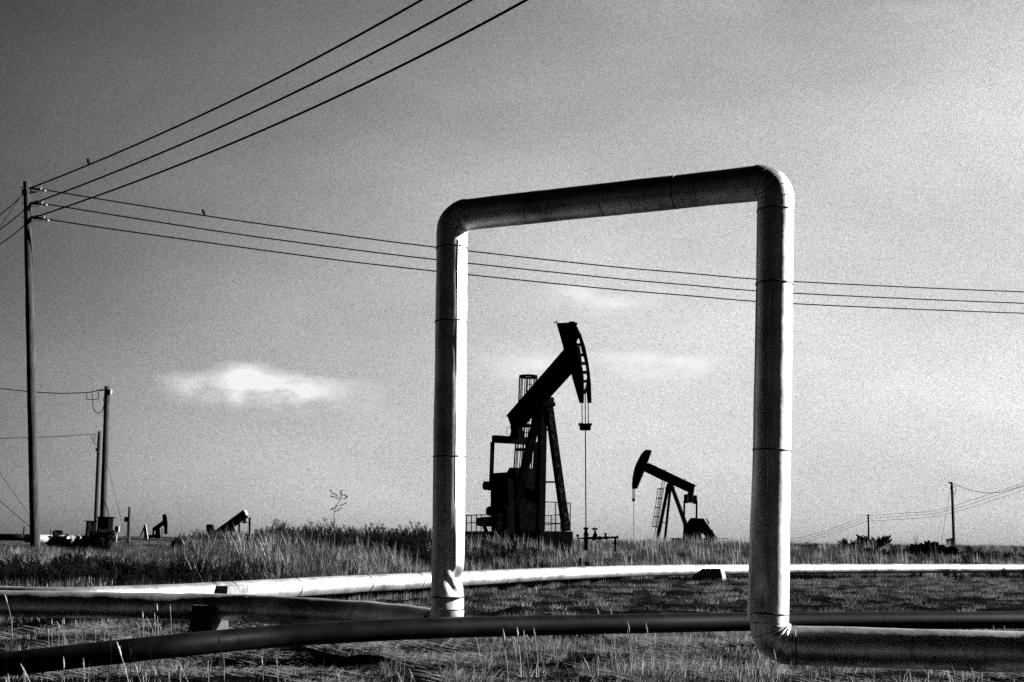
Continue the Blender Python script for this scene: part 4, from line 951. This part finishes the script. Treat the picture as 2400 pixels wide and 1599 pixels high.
plant('shrub', 2170, 1292, 62, 1.05, 'dark shrub left of the far right cabinets, the one with upright tips', 'shrub', GS, branches=24, leaves=9, spread=.7, leaf=.05, bush=True)
plant('shrub', 2212, 1294, 61, .95, 'dark low shrub directly in front of the far right cabinets', 'shrub', GS, branches=24, leaves=9, spread=.7, leaf=.05, bush=True)
plant('shrub', 2290, 1305, 56, .95, 'dark shrub right of the far right pole, near the white pipeline', 'shrub', GS, branches=20, leaves=8, spread=.7, leaf=.05, bush=True)
plant('shrub', 2392, 1308, 56, .9, 'dark shrub cut by the right edge of the picture', 'shrub', GS, branches=20, leaves=9, spread=.7, leaf=.05, bush=True)
plant('shrub', 1160, 1325, 39.5, .6, 'small dark spiky shrub behind the pipeline below the large pumpjack', 'shrub', GS, branches=12, leaves=9, spread=.5, leaf=.05, bush=True)
plant('shrub', 1255, 1328, 39.5, .45, 'low dark shrub behind the pipeline, right of the small spiky one', 'shrub', GS, branches=12, leaves=9, spread=.6, leaf=.05, bush=True)
plant('shrub', 1350, 1283, 42, .65, 'dark shrub between the large pumpjack and its wellhead', 'shrub', GS, branches=16, leaves=9, spread=.6, leaf=.05, bush=True)
plant('shrub', 1505, 1282, 80, .8, 'dark shrub at the foot of the smaller pumpjack rod', 'shrub', GS, branches=16, leaves=9, spread=.6, leaf=.05, bush=True)
plant('shrub', 455, 1275, 37, 1.0, 'dark bush at the left end of the weed bank, under the far pumpjack', 'shrub', GS, branches=24, leaves=9, spread=.6, leaf=.06, bush=True)
GW = 'tall weeds standing on the bank'
for px, py, t, h, lb in ((676, 1275, 38, 1.35, 'thin tall weed on the bank, first of the tall ones from the left'), (690, 1275, 37, 1.1, 'bushy tall weed right beside the thin leftmost one'), (712, 1275, 39, .95, 'leafy weed a little right of the bushy tall weed'),
                         (728, 1275, 38, 1.15, 'slender weed midway between the bushy weed and the tree shaped weed'), (775, 1275, 39, 1.05, 'upright weed just left of the tree shaped weed'), (830, 1275, 38, 1.0, 'upright weed just right of the tree shaped weed'),
                         (925, 1275, 40, 1.1, 'pale feathery weed midway between the tree shaped weed and the left riser'), (975, 1275, 40, 1.1, 'slim weed close to the left riser of the arch'), (995, 1275, 40, 1.0, 'slim weed almost touching the left riser of the arch'),
                         (2148, 1285, 60, 1.35, 'tall spiky weed rising between the two distant right poles')):
    plant('tall_weed', px, py, t, h, lb, 'weed', GW, branches=3, leaves=5, spread=.35, leaf=.045)
b = at(795, 1275, 39); g0 = hz(b.x, b.y); th = thing('tall_weed', (b.x, b.y, g0), 'tallest weed, tree shaped with a sparse spreading crown above the bank', 'weed', GW)
mb = MB(); V = lambda x, y: at(x, y, 39)
def twig(l, r0=.009):
    pts = smooth_path([V(*p) for p in l], 4); mb.tube(pts, [lerp(r0, r0 * .4, k / (len(pts) - 1)) for k in range(len(pts))], 4, False)
    for p in pts[len(pts) // 3:]:
        for _ in range(11):
            dd = Vector((rnd.gauss(0, 1), rnd.gauss(0, 1), rnd.gauss(0, 1))).normalized(); s_ = dd.cross(Vector((0, .3, 1))).normalized(); ll = rnd.uniform(.018, .05)
            mb.add([p, p + dd * ll * .5 + s_ * ll * .3, p + dd * ll, p + dd * ll * .5 - s_ * ll * .3], [(0, 1, 2, 3)])
twig([(786, 1275), (783, 1230), (784, 1200), (788, 1185)], .018); twig([(788, 1185), (796, 1172), (800, 1160), (797, 1150)]); twig([(788, 1185), (802, 1184), (811, 1180)]); twig([(787, 1190), (780, 1192), (776, 1194)])
twig([(796, 1172), (786, 1166), (776, 1164)]); twig([(795, 1168), (788, 1160), (779, 1156), (774, 1149)]); twig([(799, 1168), (808, 1168), (815, 1163)]); twig([(800, 1162), (808, 1160), (813, 1166)], .01); twig([(797, 1158), (802, 1150)], .01); twig([(784, 1200), (792, 1196), (800, 1190)], .01)
mb.build('foliage', M['weed'], th)

# ------------------------------------------------------------------ light and sky
SUN_EL, SUN_AZ = R(20), R(10)        # azimuth measured from +X toward +Y
sd_ = Vector((math.cos(SUN_AZ) * math.cos(SUN_EL), math.sin(SUN_AZ) * math.cos(SUN_EL), math.sin(SUN_EL)))
ld = bpy.data.lights.new('sun', 'SUN'); ld.energy = 5.0; ld.angle = R(.5); ld.color = (1, 1, 1)
lo = bpy.data.objects.new('sun', ld); COL.objects.link(lo); lo.rotation_euler = sd_.to_track_quat('Z', 'Y').to_euler(); lo.location = sd_ * 60
w = bpy.data.worlds.new('World'); scene.world = w; w.use_nodes = True; nt = w.node_tree; N = nt.nodes; L = nt.links; N.clear()
out = N.new('ShaderNodeOutputWorld'); bg = N.new('ShaderNodeBackground'); L.new(bg.outputs[0], out.inputs[0])
sky = N.new('ShaderNodeTexSky'); sky.sky_type = 'NISHITA'; sky.sun_disc = False; sky.sun_elevation = SUN_EL; sky.sun_rotation = math.pi / 2 - SUN_AZ
sky.dust_density = .6; sky.air_density = 1.0
sep = N.new('ShaderNodeSeparateColor'); L.new(sky.outputs[0], sep.inputs[0])   # red-filtered black and white
tc = N.new('ShaderNodeTexCoord'); sx = N.new('ShaderNodeSeparateXYZ'); L.new(tc.outputs['Generated'], sx.inputs[0])
def mth(op, a=None, b=None, c=None, cl=False):
    n = N.new('ShaderNodeMath'); n.operation = op; n.use_clamp = cl
    for i, v in enumerate((a, b, c)):
        if v is None: continue
        if isinstance(v, (int, float)): n.inputs[i].default_value = v
        else: L.new(v, n.inputs[i])
    return n.outputs[0]
X, Y, Z = sx.outputs
def rng(v, a, b, c, d, sm_='SMOOTHSTEP'):
    n = N.new('ShaderNodeMapRange'); n.interpolation_type = sm_; L.new(v, n.inputs[0])
    for i, q in enumerate((a, b, c, d)): n.inputs[1 + i].default_value = q
    return n.outputs[0]
# sky darkening, also shaped out of view to cut ambient light
side = rng(X, -.55, .45, .0, 1.0, 'LINEAR')
elev = rng(Z, .0, .62, 0.0, 1.0, 'LINEAR')
base = mth('MULTIPLY', sep.outputs[0], 1.0)
SKYK = 0.10
base = mth('MULTIPLY', base, SKYK)
# clouds (in directions)
yy = mth('MAXIMUM', Y, .05); qx = mth('DIVIDE', X, yy); qz = mth('DIVIDE', Z, yy)
cmb = N.new('ShaderNodeCombineXYZ'); L.new(qx, cmb.inputs[0]); L.new(mth('MULTIPLY', qz, 2.2), cmb.inputs[1])
cn = N.new('ShaderNodeTexNoise'); cn.inputs['Scale'].default_value = 11; cn.inputs['Detail'].default_value = 7; cn.inputs['Roughness'].default_value = .55; L.new(cmb.outputs[0], cn.inputs[0])
cn2 = N.new('ShaderNodeTexNoise'); cn2.inputs['Scale'].default_value = 34; cn2.inputs['Detail'].default_value = 6; cn2.inputs['Roughness'].default_value = .6; L.new(cmb.outputs[0], cn2.inputs[0])
qzw = mth('ADD', qz, mth('ADD', mth('MULTIPLY', mth('SUBTRACT', cn.outputs['Fac'], .5), .030), mth('MULTIPLY', mth('SUBTRACT', cn2.outputs['Fac'], .5), .016)))
def cloud(px, py, wx, wy, amp):
    d = ray(px, py); cx, cz = d.x / d.y, d.z / d.y; ax = wx / F; az = wy / F
    u = mth('DIVIDE', mth('SUBTRACT', qx, cx), ax); v = mth('DIVIDE', mth('SUBTRACT', qzw, cz), az); v = mth('ADD', mth('MULTIPLY', mth('MAXIMUM', v, 0), 1.5), mth('MULTIPLY', mth('MINIMUM', v, 0), .75))
    r2 = mth('ADD', mth('MULTIPLY', u, u), mth('MULTIPLY', v, v)); return mth('MULTIPLY', mth('EXPONENT', mth('MULTIPLY', r2, -1)), amp)
tot = None
for c in ((572, 874, 46, 25, 1.0), (610, 890, 80, 26, .75), (645, 903, 110, 20, .55), (725, 893, 55, 22, .6), (450, 897, 60, 26, .38), (660, 925, 150, 26, .3), (400, 885, 30, 14, .2), (830, 903, 60, 20, .22),
          (1355, 676, 42, 18, .75), (1440, 706, 60, 22, .8), (1330, 695, 60, 20, .2), (1490, 838, 75, 22, .85), (1612, 845, 52, 20, 1.0), (1560, 850, 120, 22, .25), (1240, 848, 70, 26, .75), (1900, 846, 60, 14, .22), (2150, 20, 120, 26, .08), (1700, 5, 160, 18, .08), (1560, 685, 60, 16, .2)):
    o_ = cloud(*c); tot = o_ if tot is None else mth('ADD', tot, o_)
cmask = mth('MULTIPLY', mth('POWER', tot, .7), rng(cn2.outputs['Fac'], .30, .66, .35, 1.2, 'LINEAR'))
cmask = rng(cmask, .05, .85, 0, 1, 'LINEAR')
cX = mth('MINIMUM', mth('MAXIMUM', X, -.45), .45); cZ = mth('MINIMUM', mth('MAXIMUM', Z, 0), .43)
q_ = [0.05, 0.12, -4.0, 6.767, 3.5, -11.7, 4.187]
pl = mth('ADD', q_[0], mth('MULTIPLY', cX, q_[1])); pl = mth('MULTIPLY_ADD', mth('MULTIPLY', cX, cX), q_[2], pl); pl = mth('MULTIPLY_ADD', cZ, q_[3], pl)
pl = mth('MULTIPLY_ADD', mth('MULTIPLY', cX, cZ), q_[4], pl); pl = mth('MULTIPLY_ADD', mth('MULTIPLY', cZ, cZ), q_[5], pl)
pl = mth('MULTIPLY_ADD', mth('MULTIPLY', mth('MULTIPLY', cX, cX), cX), q_[6], pl)
skydim = mth('MULTIPLY', mth('EXPONENT', pl), .177)
bk = rng(Z, .0, .22, .20, .01); tY = rng(Y, -.15, .8, 0, 1)  # unseen sky behind camera dimmed, low glow band kept for pipe reflections
skydim = mth('MULTIPLY', skydim, mth('MULTIPLY', rng(Z, .44, .72, 1, .06), mth('ADD', bk, mth('MULTIPLY', tY, mth('SUBTRACT', 1.0, bk)))))
s0 = mth('MULTIPLY', base, skydim)
CL = .16
bn = N.new('ShaderNodeTexNoise'); bn.inputs['Scale'].default_value = 2.6; bn.inputs['Detail'].default_value = 4; L.new(cmb.outputs[0], bn.inputs[0])
s0 = mth('MULTIPLY', s0, rng(bn.outputs['Fac'], .3, .7, .86, 1.14))
mx = mth('ADD', s0, mth('MULTIPLY', cmask, mth('SUBTRACT', CL, s0)))
# fine mottling
gn = N.new('ShaderNodeTexNoise'); gn.inputs['Scale'].default_value = 1500; gn.inputs['Detail'].default_value = 1; L.new(tc.outputs['Generated'], gn.inputs[0])
gr = rng(gn.outputs['Fac'], .2, .8, .40, 1.6, 'LINEAR')
gr = mth('ADD', 1.0, mth('MULTIPLY', mth('SUBTRACT', gr, 1.0), mth('SUBTRACT', 1.0, mth('MULTIPLY', cmask, .85))))
mx = mth('MULTIPLY', mx, gr)
cc = N.new('ShaderNodeCombineColor'); [L.new(mx, cc.inputs[i]) for i in range(3)]
L.new(cc.outputs[0], bg.inputs[0]); bg.inputs[1].default_value = 1.0

scene.view_settings.view_transform = 'Standard'; scene.view_settings.look = 'None'; scene.view_settings.exposure = 2.5; scene.view_settings.gamma = 1
scene.render.engine = 'CYCLES'; scene.cycles.use_denoising = False
scene.cycles.max_bounces = 5; scene.cycles.diffuse_bounces = 2; scene.cycles.glossy_bounces = 3; scene.cycles.transmission_bounces = 3
scene.cycles.sample_clamp_indirect = .12; scene.cycles.caustics_reflective = False; scene.cycles.caustics_refractive = False
scene.render.film_transparent = False
print('tw', tw, 'apex', apex, 'beam', [(round((p - O1).dot(f1.u), 2), round(p.z, 2)) for p in f1.poly([(1189, 975), (1322, 822), (1385, 945), (1154, 1032)], 0)])
